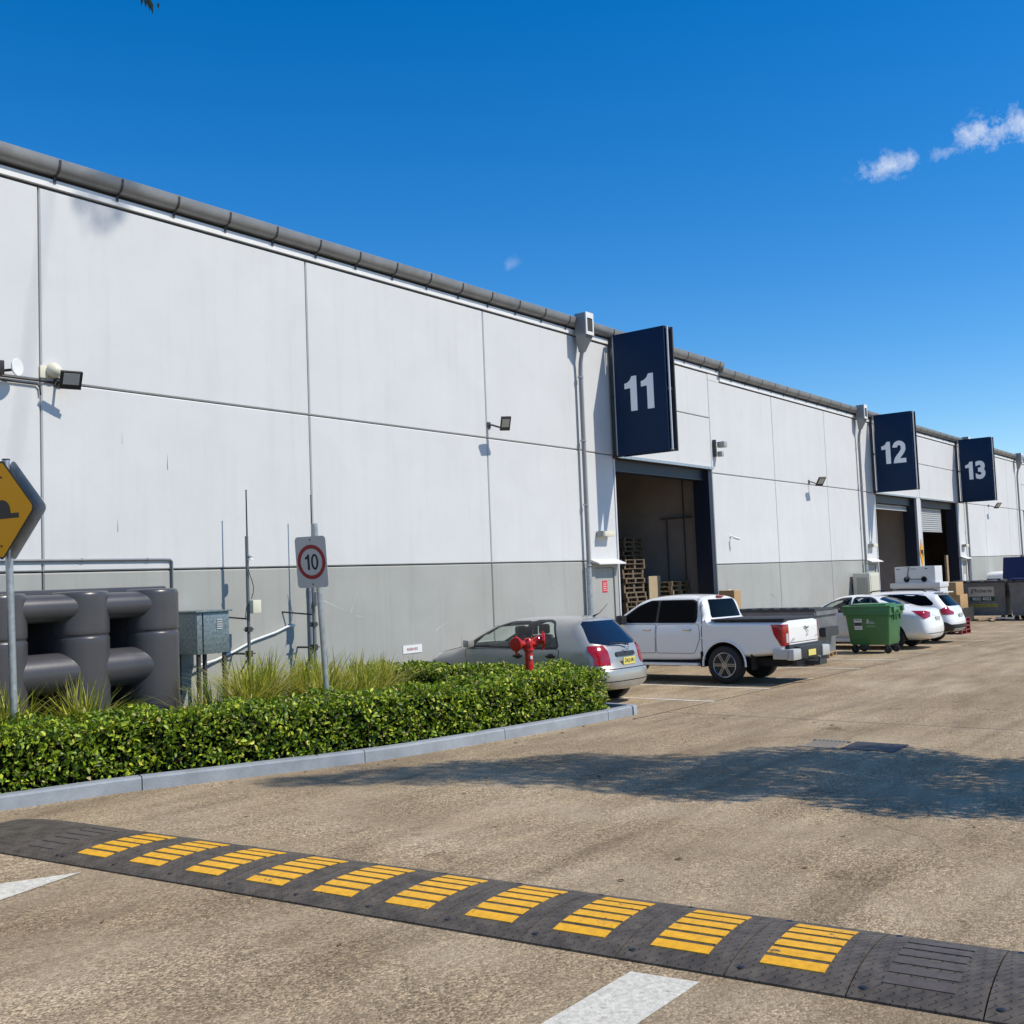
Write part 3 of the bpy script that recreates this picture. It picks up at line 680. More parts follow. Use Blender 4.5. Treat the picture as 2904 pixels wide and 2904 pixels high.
# dome sensor beside the big floodlight
t = Thing('motion_sensor', 'cream round sensor on the wall behind the largest black floodlight', 'sensor', (8.10,WY-.02,5.36))
t.part('base_plate', MB().box(7.98,8.10,WY-.03,WY-.002,5.22,5.40,.006), CREAM)
t.part('dome', MB().lathe((8.18,WY-.01,5.34),(0,-1,0),[(0,.115),(.06,.11),(.12,.08),(.15,.03),(.155,0)],18), CREAM)
# wireless bridge dish
t = Thing('wireless_dish', 'small round white dish on a black bracket at the left wall joint', 'antenna', (7.32,WY-.1,5.25))
t.part('dish', MB().lathe((7.50,WY-.22,5.27),(.5,-1,0),[(0,.05),(.03,.12),(.05,.125),(.055,.12),(.045,.0)],22), WHITEP)
mb = MB(); mb.box(7.25,7.38,WY-.18,WY-.002,5.16,5.36,.01); mb.tube([(7.36,WY-.12,5.22),(7.48,WY-.18,5.24)],.02,8); mb.box(7.2,7.3,WY-.22,WY-.1,5.24,5.30)
t.part('bracket', mb, BLACK)
mb = MB(); mb.tube([(-6,WY-.03,5.11),(7.93,WY-.03,5.11),(7.97,WY-.03,5.07),(7.98,WY-.03,4.96)],.013,6); mb.tube([(-6,WY-.025,5.165),(8.2,WY-.025,5.165)],.013,6)
single('wall_cable', mb, BLACK, 'black cables clipped along the wall joint beside the white dish', 'cable')
# cameras
def seccam(c, label, two=False):
    c = Vector(c); t = Thing('security_camera', label, 'camera', c)
    mb = MB(); mb.lathe((c.x,WY,c.z),(0,-1,0),[(0,.05),(.03,.05),(.04,.02)],14); mb.tube([(c.x,WY-.03,c.z),(c.x,WY-.14,c.z-.02),(c.x-.02,WY-.18,c.z-.05)],.016,8)
    t.part('arm', mb, WHITEP)
    d = Vector((.55,-.75,-.35)).normalized()
    t.part('housing', MB().lathe(Vector((c.x-.03,WY-.16,c.z-.05))-d*.05, d,[(0,.0),(0,.036),(.16,.040),(.165,.034),(.20,.040),(.20,.0)],14), WHITEP)
    return t
seccam((30.24,WY,3.08), 'small white camera on the wall right of roller door 11')
t = Thing('security_camera', 'grey twin camera box with small lamps above the corner of roller door 11', 'camera', (29.4,WY,5.8))
t.part('mount_box', MB().box(29.33,29.41,WY-.10,WY+.0-.002,5.50,6.02,.008), STEELD)
t.part('housing', MB().box(29.44,29.66,WY-.34,WY-.10,5.78,5.96,.02), mat('camera_grey',(.35,.35,.33),.5)); t.part('housing', MB().box(29.42,29.56,WY-.26,WY-.10,5.50,5.66,.02), mat('camera_grey',(.35,.35,.33),.5))
t.part('arm', MB().tube([(29.40,WY-.05,5.93),(29.5,WY-.15,5.96)],.02,8), WHITEP)
# bulkhead lights over the personnel doors
for x, z, lb in ((22.88,3.08,'left of roller door 11, nearest of its kind'),(42.95,2.80,'left of roller door 12, over the cream cabinet'),(56.85,2.80,'below sign 13, farthest of its kind')):
    t = Thing('bulkhead_light', 'cream rectangular light '+lb, 'light', (x,WY-.1,z), 'bulkhead lights over the personnel doors')
    t.part('diffuser', MB().box(x-.19,x+.28,WY-.22,WY-.02,z-.06,z+.07,.015), CREAM); t.part('end_cap', MB().box(x-.28,x-.192,WY-.22,WY-.02,z-.062,z+.075,.01), mat('lamp_cap',(.33,.33,.30),.5))
    t.part('mount', MB().box(x-.1,x+.1,WY-.025,WY-.001,z-.03,z+.03), STEELD)
# overflow pipe along the wall above the tank
mb = MB(); mb.tube([(-5,WY-.026,2.60),(9.95,WY-.026,2.565),(10.10,WY-.026,2.56),(10.13,WY-.026,2.53),(10.13,WY-.026,1.2)],.020,10)
for x in (-1,2,5,7.2,8.6,9.7): mb.lathe((x,WY-.026,2.60-.0023*(x+5)),(1,0,0),[(-.02,.026),(.02,.026)],10)
single('overflow_pipe', mb, DOWNP, 'pale pipe along the wall above the grey tank, turning down at its right', 'pipe', ang=40)
# small sticker plate
t = Thing('wall_plaque', 'small white plaque low on the grey dado left of the silver car', 'plaque', (15.66,WY,0.72))
t.part('plate', MB().box(15.40,15.95,WY-.012,WY+.0-.001,.64,.80), WHITEP, smooth=False)
t.part('lettering', text_mb('RESERVED',(15.67,WY-.0125,.72),(1,0,0),(0,0,1),w=.32,bold=.01,depth=.002), SRED, smooth=False)
single('wall_plaque', MB().box(11.58,11.68,WY-.012,WY+.0-.001,.42,.62), WHITEP, 'tiny white square plate low on the wall behind the grasses', 'plaque', smooth=False)

# ------------------------------------------------------------------ rainwater tank
def tank():
    t = Thing('water_tank', 'dark grey moulded water tank of linked columns standing against the wall', 'water tank', (7.9,12.9,gz(8)))
    g = gz(8); cols = [6.30-1.07*k for k in range(3,0,-1)]+[6.30,7.385,8.416]; cy = 12.6; r = .355; zt = 2.10
    for cx in cols:
        bm = MB(); bm.lathe((cx,cy,0),(0,0,1),[(g,r),(g+.1,r),(1.45,r),(1.505,r),(1.515,r-.002),(1.53,r-.014),(1.545,r-.014),(1.56,r-.002),(1.57,r),(1.62,r),(1.9,r),(zt-.07,r),(zt-.05,r-.001),(zt-.02,r-.012),(zt-.006,r-.03),(zt,r-.06),(zt+.004,0.02)],48)
        t.part('tank_column', bm, TANK, ang=50)
    for cx in cols: t.part('tank_gap_shade', MB().box(cx-.345,cx+.345,cy+.02,cy+.80,g,zt-.13,.03), TANK, ang=50)  # boxes added behind the columns to keep the gaps between them dark
    t.part('tank_back', MB().box(cols[0]-.3,cols[-1]+.33,cy+.78,cy+1.25,g,zt+.03,.05), TANK, ang=50)
    t.part('top_slab', MB().box(cols[0]-.3,cols[-1]+.33,cy+.12,cy+1.20,zt-.12,zt+.035,.03), TANK, ang=50)
    for a, b in zip(cols[:-1], cols[1:]):
        for z, rr, yy in ((1.90,.172,cy-.13),(1.10,.250,cy-.06)):
            n = 12; pts = [(a+(b-a)*i/(n-1),yy,z) for i in range(n)]; rs = rr
            t.part('link_tube', MB().tube(pts, rs, 36), TANK, ang=60)
tank()

# galvanised pump cabinet
gx = gz(10.5)
t = Thing('pump_cabinet', 'galvanised steel cabinet with vent louvres raised beside the grey tank', 'cabinet', (10.5,14.1,gx))
t.part('body', MB().box(10.0,10.60,13.78,14.42,1.07,1.71,.012), GALVB); t.part('lid', MB().box(9.96,10.64,13.74,14.45,1.711,1.74,.008), GALVB)
t.part('door_edge', MB().box(10.10,10.112,13.765,13.781,1.09,1.70), STEELD, smooth=False)
mb = MB()
for k in range(5): mb.box(10.36,10.46,13.768,13.781,1.44+k*.035,1.456+k*.035)
t.part('louvre', mb, SWHITE, smooth=False)
for x in (10.06,10.54):
    for y in (13.84,14.34): t.part('leg', MB().box(x-.025,x+.025,y-.025,y+.025,gx,1.069), STEELD, smooth=False)

# antenna posts
def antenna(x, y, ztop, zpost, side, label, box):
    g = gz(x); t = Thing('antenna_mast', label, 'antenna', (x,y,g), 'whip antennas on posts by the wall')
    t.part('post', MB().tube([(x,y,g),(x,y,zpost)],.028,10), mat('post_steel',(.16,.17,.17),.5,.4))
    t.part('whip', MB().tube([(x+.01,y,zpost-.25),(x+.012,y,ztop-.02),(x+.012,y,ztop)],[.014,.011,.016],8), STEELD)
    mb = MB(); mb.tube([(x,y,.98),(x-.02,WY,.98)],.018,6); mb.tube([(x,y,.95),(x-.02,WY,.42)],.016,6); mb.tube([(x,y,1.55),(x-.35,WY,1.62)],.014,6)
    mb.tube([(x-.12,y,.98),(x+.12,y,.98)],.012,6); mb.tube([(x-.10,y,1.38),(x+.10,y,1.38)],.012,6); mb.box(x-.045,x+.045,y-.045,y+.045,.93,1.03); mb.box(x-.045,x+.045,y-.045,y+.045,1.34,1.42)
    t.part('standoff', mb, STEELD)
    t.part('junction_box', MB().box(x+box[0],x+box[1],y-.13,y-.03,box[2],box[3],.012), mat('box_ivory',(.68,.66,.50),.5) if side else mat('box_grey',(.30,.31,.31),.5))
    cb = MB(); pts = [(x+.03+.05*math.sin(i*.9),y-.05,box[3]+.02+i*.10) for i in range(6)]; cb.tube(pts,.007,5); cb.tube([(x-.03,y-.04,box[2]+.02),(x-.10,y-.04,1.55),(x-.06,y-.03,1.75),(x+.02,y-.03,1.80)],.007,5)
    t.part('cable', cb, BLACK)
    if side: t.part('clamp_insulator', MB().lathe((x+.05,y-.02,2.52),(0,0,1),[(0,.02),(0,.06),(.02,.06),(.03,.03),(.06,.03),(.07,.06),(.09,.06),(.09,.02)],12), WHITEP)
    return t
antenna(11.30,14.18,3.69,2.92,True,'tall whip antenna on a post with an ivory box, left of the speed sign',(.0,.17,1.64,1.86))
antenna(12.72,14.18,3.66,2.3,False,'whip antenna on a galvanised post behind the speed sign',(-.04,.10,1.70,1.95))
mb = MB(); mb.tube([(10.4,WY-.16,.84),(10.9,WY-.05,.90),(11.3,WY-.04,1.02),(11.7,WY-.04,1.17),(12.2,WY-.04,1.28),(12.45,WY-.04,1.36),(12.6,WY-.06,1.37)],.020,8)
single('wall_conduit', mb, WHITEP, 'white conduit rising along the dado from cabinet to speed sign', 'conduit')
# slim white downpipe on the joint behind the speed sign
mb = MB(); mb.tube([(13.0,WY-.06,2.10),(13.0,WY-.06,.65)],.036,10); mb.lathe((13.0,WY-.06,1.95),(0,0,1),[(0,.042),(.1,.042),(.1,.036)],12)
single('wall_pipe', mb, PIPEW, 'capped grey pipe fixed up the wall behind the speed sign', 'pipe')

# ------------------------------------------------------------------ road signs
def rounded(w, h, r, n=5):
    o = []
    for cx, cy, a0 in ((w/2-r,h/2-r,0),(-w/2+r,h/2-r,90),(-w/2+r,-h/2+r,180),(w/2-r,-h/2+r,270)):
        for i in range(n): a = R(a0+90*i/(n-1)); o.append((cx+r*math.cos(a), cy+r*math.sin(a)))
    return o
def signplate(mb, poly, c, right, up, th): mb.prism(poly, c, right, up, Vector(right).cross(Vector(up))*th)
def diamond_sign():
    P = ray(30*1.503,1355*1.503)*11.75+Vector((0,0,H)); C = ray(17,1447)*11.75+Vector((0,0,H)); base = Vector((P.x,P.y,gz(P.x)))
    t = Thing('hump_warning_sign', 'yellow diamond hump warning sign on a galvanised pole in the front hedge', 'road sign', base)
    top = Vector((C.x+.02, C.y+.03, C.z+.56))
    top = base + (top-base); pole = MB(); pole.tube([base, top],.040,14); t.part('pole', pole, GALV)
    cap = MB(); cap.tube([top, top+Vector((0,0,.015))],.043,14); t.part('pole_cap', cap, STEELD)
    az = R(180+8); nrm = Vector((math.cos(az),math.sin(az),0)); right = Vector((0,0,1)).cross(nrm); up = Vector((0,0,1)); s = .75
    # 'right' chosen so right x up = normal
    c = C+nrm*.05
    di = []
    for k in range(4):
        a = R(90*k); rr = s/math.sqrt(2)-.045
        for j in range(5): b = a+R(-45+22.5*j); di.append((rr*math.cos(a)+.06*math.cos(b)-.0*math.cos(a), rr*math.sin(a)+.06*math.sin(b)))
    mb = MB(); signplate(mb, di, c, right, up, .004); pl = t.part('warning_plate', mb, INK, smooth=False)
    mb = MB(); signplate(mb, [(p[0]*.955,p[1]*.955) for p in di], c+nrm*.0045, right, up, .0015); t.part('yellow_face', mb, YSIGN, parent=pl, smooth=False)
    sy = [(.30,-.10),(.30,-.045),(.16,-.045)]+[(.155*math.cos(a),.0+.13*math.sin(a)-.02) for a in np.linspace(0.05,math.pi-.05,14)]+[(-.16,-.045),(-.30,-.045),(-.30,-.10)]
    mb = MB(); signplate(mb, sy, c+nrm*.0065, right, up, .0015); t.part('hump_symbol', mb, INK, parent=pl, smooth=False)
    mb = MB()
    for z in (.36,-.40): mb.lathe(c+Vector((0,0,z))+nrm*.006, nrm, [(0,.014),(.008,.012)],10)
    t.part('bolt', mb, STEELD, parent=pl)
    mb = MB()
    for z in (.25,-.25): mb.obox(C+Vector((0,0,z))-nrm*.0,(right),nrm,up,.07,.055,.018)
    t.part('clamp', mb, GALV)
    # second diamond on the same pole facing the other way
    n2 = -nrm; r2 = Vector((0,0,1)).cross(n2); mb = MB(); signplate(mb, di, C+n2*.060+right*.050, r2, up, .004)
    t.part('rear_plate', mb, SBACK, smooth=False, label='bare grey back of the second diamond plate')
diamond_sign()
def speed_sign():
    tt = 13.6; B = ray(615*1.503,1285*1.503)*tt+Vector((0,0,H)); Tp = ray(593*1.503,992*1.503)*tt+Vector((0,0,H)); up = (Tp-B).normalized()
    base = B-up*((B.z-gz(B.x))/up.z); C = ray(890,1593)*tt+Vector((0,0,H))
    t = Thing('speed_limit_sign', 'leaning white speed sign with 10 in a red ring on a grey pole', 'road sign', base)
    top = Tp; t.part('pole', MB().tube([base, top-up*.0],.036,14), GALV)
    t.part('pole_sleeve', MB().tube([top-up*.13, top+up*.03],.042,14), GALV)
    az = R(180+10); n = Vector((math.cos(az),math.sin(az),0)); n = (n-up*n.dot(up)).normalized(); right = up.cross(n)
    c = C+n*.045; w, h = .49, .655
    mb = MB(); signplate(mb, rounded(w,h,.05), c, right, up, .004); pl = t.part('sign_plate', mb, SWHITE, smooth=False)
    mb = MB(); R1,R2 = .222,.172; k=40
    for i in range(k):
        a=2*math.pi*i/k; b=2*math.pi*(i+1)/k
        signplate(mb,[(R1*math.cos(a),R1*math.sin(a)),(R1*math.cos(b),R1*math.sin(b)),(R2*math.cos(b),R2*math.sin(b)),(R2*math.cos(a),R2*math.sin(a))],c+n*.0042,right,up,.0015)
    t.part('red_ring', mb, SRED, parent=pl, smooth=False)
    mb = MB(); signplate(mb,[(-.062,-.1),(-.030,-.1),(-.030,.1),(-.052,.1),(-.062,.085),(-.080,.070),(-.100,.062),(-.100,.034),(-.062,.040)],c+n*.0042,right,up,.0015)
    k=28
    for i in range(k):
        a=2*math.pi*i/k; b=2*math.pi*(i+1)/k; ex=lambda q,rx,rz:(.052+rx*math.cos(q),rz*math.sin(q)*(1 if abs(math.sin(q))<1 else 1))
        signplate(mb,[ex(a,.058,.102),ex(b,.058,.102),ex(b,.028,.074),ex(a,.028,.074)],c+n*.0042,right,up,.0015)
    t.part('numerals', mb, INK, parent=pl, smooth=False)
    mb = MB()
    for z in (.285,-.285): mb.lathe(c+up*z+n*.004, n, [(0,.011),(.007,.009)],10)
    t.part('bolt', mb, STEELD, parent=pl)
    mb = MB()
    for z in (.18,-.18): mb.obox(C+up*z,right,n,up,.06,.05,.016)
    t.part('clamp', mb, GALV)
speed_sign()

# ------------------------------------------------------------------ garden bed, kerb, hedges
KP = [(0.5,12.3),(2.2,11.75),(3.5,11.32),(4.5,11.0),(5.4,10.70),(6.5,10.47),(7.3,10.18),(8.2,9.85),(9.6,9.40),(11.6,9.12),(13.6,8.95),(14.65,8.92)]
def smooth_path(P, step=.25):
    P = [Vector((p[0],p[1],0)) for p in P]; out = []
    for i in range(len(P)-1):
        p0,p1,p2,p3 = P[max(i-1,0)],P[i],P[i+1],P[min(i+2,len(P)-1)]; n = max(2,int((p2-p1).length/step))
        for k in range(n):
            t_ = k/n; out.append(.5*((2*p1)+(p2-p0)*t_+(2*p0-5*p1+4*p2-p3)*t_*t_+(3*p1-p0-3*p2+p3)*t_**3))
    out.append(P[-1]); return out
kpath = smooth_path(KP)
def kerb(path, name='kerb'):
    prof = [(0,-.05),(0.005,.125),(.02,.145),(.05,.15),(.15,.15),(.155,.1),(.155,-.05)]; mb = MB(); n = len(prof); vs = []
    for i,p in enumerate(path):
        d = (path[min(i+1,len(path)-1)]-path[max(i-1,0)]).normalized(); nn = Vector((-d.y,d.x,0))
        for a,b in prof: q = p+nn*a; vs.append((q.x,q.y,gz(q.x)+b))
    mb.add(vs, [(i*n+j,(i+1)*n+j,(i+1)*n+j+1,i*n+j+1) for i in range(len(path)-1) for j in range(n-1)]+[tuple(range(n)),tuple((len(path)-1)*n+j for j in range(n))])
    return struct(name, mb, KERB, True)
cum = 0; seg = []; last = kpath[0]; cuts = [1.9,4.3,6.65,9.0,11.4,13.7,14.6]
cur = [kpath[0]]
ci = 0
for p in kpath[1:]:
    cur.append(p)
    if ci < len(cuts) and p.x >= cuts[ci]:
        q = cur[-1]; dd = (cur[-1]-cur[-2]).normalized(); cur[-1] = q-dd*.006; kerb(cur); cur = [q+dd*.006]; ci += 1
if len(cur) > 1: kerb(cur)
kerb([Vector((14.66,8.90,0)),Vector((14.85,8.95,0)),Vector((14.93,9.05,0)),Vector((14.95,9.6,0)),Vector((14.93,11.5,0)),Vector((14.85,14.5,0))])
bedp = [(p.x+.0,p.y+.12) for p in kpath]+[(14.8,9.05),(14.8,14.55),(0.5,14.55)]
mb = MB(); mb.add([(x,y,gz(x)+.10) for x,y in bedp], [tuple(range(len(bedp)))]); struct('garden_bed', mb, SOIL)

def leaves_mesh(name, pos, nrm, length, width, tint, m, fold=.25, droop=0.0):
    """pos,nrm (k,3); leaf axis random in the plane across nrm"""
    k = len(pos); a = rng.normal(size=(k,3)); a -= (a*nrm).sum(1)[:,None]*nrm; a /= np.linalg.norm(a,axis=1)[:,None]
    if droop: a[:,2] -= droop; a /= np.linalg.norm(a,axis=1)[:,None]
    b = np.cross(nrm,a); b /= np.linalg.norm(b,axis=1)[:,None]; n2 = np.cross(a,b)
    L = length[:,None]; W = width[:,None]
    pts = [pos, pos+a*L*.35+b*W*.5+n2*W*fold, pos+a*L*.75+b*W*.38+n2*W*fold*.6, pos+a*L-n2*L*.12, pos+a*L*.75-b*W*.38+n2*W*fold*.6, pos+a*L*.35-b*W*.5+n2*W*fold, pos+a*L*.55]
    V = np.stack(pts,1).reshape(-1,3)
    tri = np.array([[0,1,6],[1,2,6],[2,3,6],[3,4,6],[4,5,6],[5,0,6]])
    Fc = (np.arange(k)[:,None,None]*7+tri[None]).reshape(-1,3)
    me = bpy.data.meshes.new(name); me.vertices.add(len(V)); me.vertices.foreach_set('co', V.ravel())
    me.loops.add(Fc.size); me.loops.foreach_set('vertex_index', Fc.ravel().astype(np.int32))
    me.polygons.add(len(Fc)); me.polygons.foreach_set('loop_start', np.arange(0,Fc.size,3,dtype=np.int32)); me.polygons.foreach_set('loop_total', np.full(len(Fc),3,dtype=np.int32))
    me.update(); me.validate(); ca = me.color_attributes.new('tint','FLOAT_COLOR','POINT')
    cc = np.repeat(np.concatenate([tint,np.ones((k,1))],1),7,axis=0).astype(np.float32); ca.data.foreach_set('color', cc.ravel())
    me.materials.append(m); return me
def pal(k, cols, w):
    c = np.array(cols)[rng.choice(len(cols), k, p=np.array(w)/sum(w))]; return np.clip(c*rng.uniform(.75,1.25,(k,1)),0,1)
def hedge(path, hw, z0, z1, dens, name, label, core=True, ends=True):
    t = Thing(name, label, 'hedge', (path[len(path)//2].x,path[len(path)//2].y,gz(path[len(path)//2].x)), 'clipped hedges round the garden bed')
    P = np.array([[p.x,p.y] for p in path]); seg = np.linalg.norm(np.diff(P,axis=0),axis=1); cl = np.concatenate([[0],np.cumsum(seg)]); Lt = cl[-1]
    hgt = z1-z0; per = 2*hgt+2*hw; k = int(Lt*per*dens)
    s = rng.uniform(0,Lt,k); q = rng.uniform(0,per,k)
    ke = int(2*hw*hgt*dens) if ends else 0
    def at(s):
        x = np.interp(s,cl,P[:,0]); y = np.interp(s,cl,P[:,1]); e=.05
        dx = np.interp(s+e,cl,P[:,0])-np.interp(s-e,cl,P[:,0]); dy = np.interp(s+e,cl,P[:,1])-np.interp(s-e,cl,P[:,1]); l = np.hypot(dx,dy)+1e-9
        return x,y,dx/l,dy/l
    x,y,dx,dy = at(s); off = np.where(q<hgt,-hw,np.where(q<hgt+2*hw,-hw+(q-hgt),hw)); z = np.where(q<hgt,z0+q,np.where(q<hgt+2*hw,z1,z0+hgt-(q-hgt-2*hw)))
    # rounded top arris
    nx = np.where(q<hgt,-1.0,np.where(q<hgt+2*hw,0,1.0)); nz = np.where((q>=hgt)&(q<hgt+2*hw),1.0,0.0)
    ax = -dy; ay = dx   # left normal of the path
    lump = .035*np.sin(s*5.1+z*7)+.03*np.sin(s*2.3+off*6+1.3)+.025*np.sin(z*13+s*11)
    dep = rng.exponential(.062,k)-.02-lump; edge = np.minimum(np.abs(np.abs(off)-hw),1)+np.minimum(np.abs(z-z1),1); dep += np.clip(.10-edge,0,.1)*.5
    off2 = off-nx*dep; z2 = z-nz*dep
    stray = rng.random(k)<.02; z2 = np.where(stray&(nz>0),z2+rng.uniform(0,.07,k),z2)
    px = x+ax*off2; py = y+ay*off2; N3 = np.stack([ax*nx,ay*nx,nz],1)
    if ke:
        e_s = rng.choice([0,1],ke); xe,ye,dxe,dye = at(np.where(e_s==0,0.0,Lt)); oo = rng.uniform(-hw,hw,ke); ze = rng.uniform(z0,z1,ke); sg = np.where(e_s==0,-1,1.0); dpe = rng.exponential(.045,ke)-.03
        px = np.concatenate([px,xe-dye*oo-sg*dxe*dpe]); py = np.concatenate([py,ye+dxe*oo-sg*dye*dpe]); z2 = np.concatenate([z2,ze]); N3 = np.concatenate([N3,np.stack([sg*dxe,sg*dye,0*ze],1)]); k += ke
    g = np.array([gz(v) for v in px]); pos = np.stack([px,py,z2+g],1)
    nr = N3*.35+rng.normal(size=(k,3))*.75+np.array([0,0,.30]); nr /= np.linalg.norm(nr,axis=1)[:,None]
    tint = pal(k,[(.26,.36,.018),(.13,.22,.016),(.42,.50,.03),(.58,.56,.07),(.52,.42,.20),(.055,.10,.012)],[.30,.30,.14,.06,.03,.17])
    ln = rng.uniform(.036,.080,k); me = leaves_mesh('foliage', pos-np.array(t.loc), nr, ln, ln*rng.uniform(.42,.62,k), tint, LEAF)
    t.part('foliage', me, None)
    # inner twigs, and leaves tinted near-black for the shade inside the hedge
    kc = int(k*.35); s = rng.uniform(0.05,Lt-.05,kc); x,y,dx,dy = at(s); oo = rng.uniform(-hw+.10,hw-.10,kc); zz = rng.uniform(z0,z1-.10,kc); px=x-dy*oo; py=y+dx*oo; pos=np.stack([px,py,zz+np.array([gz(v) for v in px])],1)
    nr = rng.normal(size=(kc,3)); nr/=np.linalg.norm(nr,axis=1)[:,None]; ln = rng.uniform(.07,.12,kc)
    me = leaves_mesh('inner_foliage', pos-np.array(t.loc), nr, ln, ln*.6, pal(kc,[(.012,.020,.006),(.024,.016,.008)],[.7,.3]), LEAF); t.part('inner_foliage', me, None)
    tw = MB()
    for i in range(int(Lt*16)):
        s1 = random.uniform(.05,Lt-.05); x1,y1,d1,d2 = [float(v) for v in at(np.array(s1))]; o1 = random.uniform(-hw+.12,hw-.12); bx=x1-d2*o1; by=y1+d1*o1
        tw.tube([(bx,by,gz(bx)+.05),(bx+random.uniform(-.12,.12),by+random.uniform(-.12,.12),gz(bx)+z1-.06)],[.009,.004],5)
    t.part('stem', tw, BARK)
def offs(path, d):
    o=[]
    for i,p in enumerate(path):
        dd=(path[min(i+1,len(path)-1)]-path[max(i-1,0)]).normalized(); o.append(p+Vector((-dd.y,dd.x,0))*d)
    return o
fp = [p for p in kpath if p.x > 1.5 and p.x < 14.3]
hedge(offs(fp,.66), .46, .14, .755, 1500, 'front_hedge', 'long glossy clipped hedge running along the curved front kerb')
hedge([Vector((14.28,9.75,0)),Vector((14.25,10.6,0)),Vector((14.0,11.6,0)),Vector((13.75,12.8,0)),Vector((13.6,13.9,0))], .42, .14, .765, 1150, 'side_hedge', 'short clipped hedge between hydrant bed and the silver car')

def grass_clump(x, y, n, h, spread, label, z=.12):
    g = gz(x)+z; V=[];Fc=[];T=[]; 
    for i in range(n):
        a = random.uniform(0,2*math.pi); L = h*random.uniform(.55,1.15); lean = random.uniform(.1,1.25)*spread; w = random.uniform(.007,.018)
        bx = random.gauss(0,.09); by = random.gauss(0,.09); d = Vector((math.cos(a),math.sin(a),0)); sd = Vector((-d.y,d.x,0)); base=len(V)
        col = random.choices([(.32,.36,.03),(.54,.49,.08),(.17,.22,.02),(.66,.56,.22),(.44,.44,.05)],[3,3,3,1.2,3])[0]; br = random.uniform(.75,1.25)
        for k in range(6):
            s=k/5; out = lean*L*(s**1.8); up = L*(s-.35*lean*s**2.6); ww = w*(1-s**2.2)+.0008
            p = Vector((bx,by,0))+d*out+Vector((0,0,up)); V.append(p+sd*ww); V.append(p-sd*ww)
            for _ in range(2): T.append((col[0]*br,col[1]*br,col[2]*br,1))
        for k in range(5): Fc.append((base+2*k,base+2*k+1,base+2*k+3,base+2*k+2))
    me = bpy.data.meshes.new('grass_clump'); me.from_pydata(V,[],Fc); ca = me.color_attributes.new('tint','FLOAT_COLOR','POINT'); ca.data.foreach_set('color',np.array(T,dtype=np.float32).ravel()); me.materials.append(GRASSM)
    o = link('grass_clump', me); o.location=(x,y,g); tag(o,label,'grass','strappy grasses behind the front hedge'); return o
for x,y,n,h,sp,lb in ((9.35,11.75,420,.95,.9,'wide pale grass clump with long blades in front of the tank end'),(10.0,12.3,420,.95,.75,'dense yellow green grass clump below the galvanised cabinet'),
    (10.7,12.1,380,.92,.75,'tall grass clump right of the cabinet'),(11.3,12.5,360,.9,.8,'grass clump in front of the ivory antenna box'),(11.9,12.3,340,.85,.85,'grass clump just left of the speed sign foot'),
    (12.6,12.4,300,.8,.8,'low grass clump right of the speed sign pole'),(10.5,11.5,300,.75,.8,'short grass clump close behind the hedge under the cabinet'),(11.3,11.6,260,.72,.8,'short grass clump between hedge and antenna posts'),
    (7.05,11.95,330,.85,.85,'grass clump right of the yellow sign pole'),(6.1,12.0,300,.85,.7,'grass clump left of the yellow sign pole'),(8.55,11.6,150,.8,1.0,'thin grass clump in front of the last tank column')):
    grass_clump(x,y,int(n*1.3),h*1.22,sp,lb)

# ------------------------------------------------------------------ red hydrant
def hydrant():
    bx, by = 13.66, 10.20; g = gz(bx); t = Thing('fire_hydrant', 'red twin outlet fire hydrant standing up out of the clipped hedge', 'hydrant', (bx,by,g))
    zt = 1.12+g; q = Vector((.82,-.57,0)).normalized()   # image-right direction of the arms
    t.part('standpipe', MB().tube([(bx,by,g),(bx,by,zt-.02)],.068,20), RED)
    hd = MB(); hd.lathe((bx,by,zt-.05),(0,0,1),[(0,.07),(.01,.095),(.035,.095),(.045,.075),(.12,.08),(.17,.07),(.20,.045),(.21,0)],20)
    c = Vector((bx,by,zt+.06)); hd.tube([c-q*.15, c+q*.15],.058,16)
    hd.tube([c, c+Vector((-.4,-.9,0)).normalized()*.10],.035,12)
    t.part('valve_body', hd, RED)
    fwd = Vector((-.75,-.66,0)).normalized()
    for s, out in ((-1,(-q*.72+fwd*.7).normalized()),(1,(q*.9+fwd*.25).normalized())):
        e = c+q*(.14*s)+Vector((0,0,.01 if s<0 else .055)); ob = MB(); ob.tube([c+q*.08*s, e, e+out*.10],[.052,.060,.066],16); ob.lathe(e+out*.02,out,[(0,.07),(.015,.076),(.03,.07)],18)
        o = t.part('outlet', ob, RED); cp = MB(); k = e+out*.10
        cp.lathe(k,out,[(-.012,.098),(-.01,.112),(.022,.114),(.034,.105),(.038,.06),(.04,0)],28); cp.lathe(k+Vector((0,0,.12)),out,[(-.01,.018),(.02,.018)],10); cp.tube([k-Vector((0,0,.10)),k-Vector((0,0,.165))],[.026,.014],8)
        t.part('cap', cp, RED, parent=o)
    bt = MB()
    for i in range(6): a=i*math.pi/3; bt.lathe((bx+.083*math.cos(a),by+.083*math.sin(a),zt-.02),(0,0,1),[(0,.012),(.03,.012),(.03,0)],6)
    for i in range(4): bt.lathe((bx+(.05*(1 if i%2 else -1)),by+(.04*(1 if i>1 else -1)),zt+.13),(0,0,1),[(0,.014),(.03,.014)],6)
    t.part('bolt', bt, RED)
    t.part('tag', MB().obox((bx-.03,by-.075,zt-.15),(.9,-.43,0),(.43,.9,0),(0,0,1),.02,.004,.026), WHITEP, smooth=False)
hydrant()

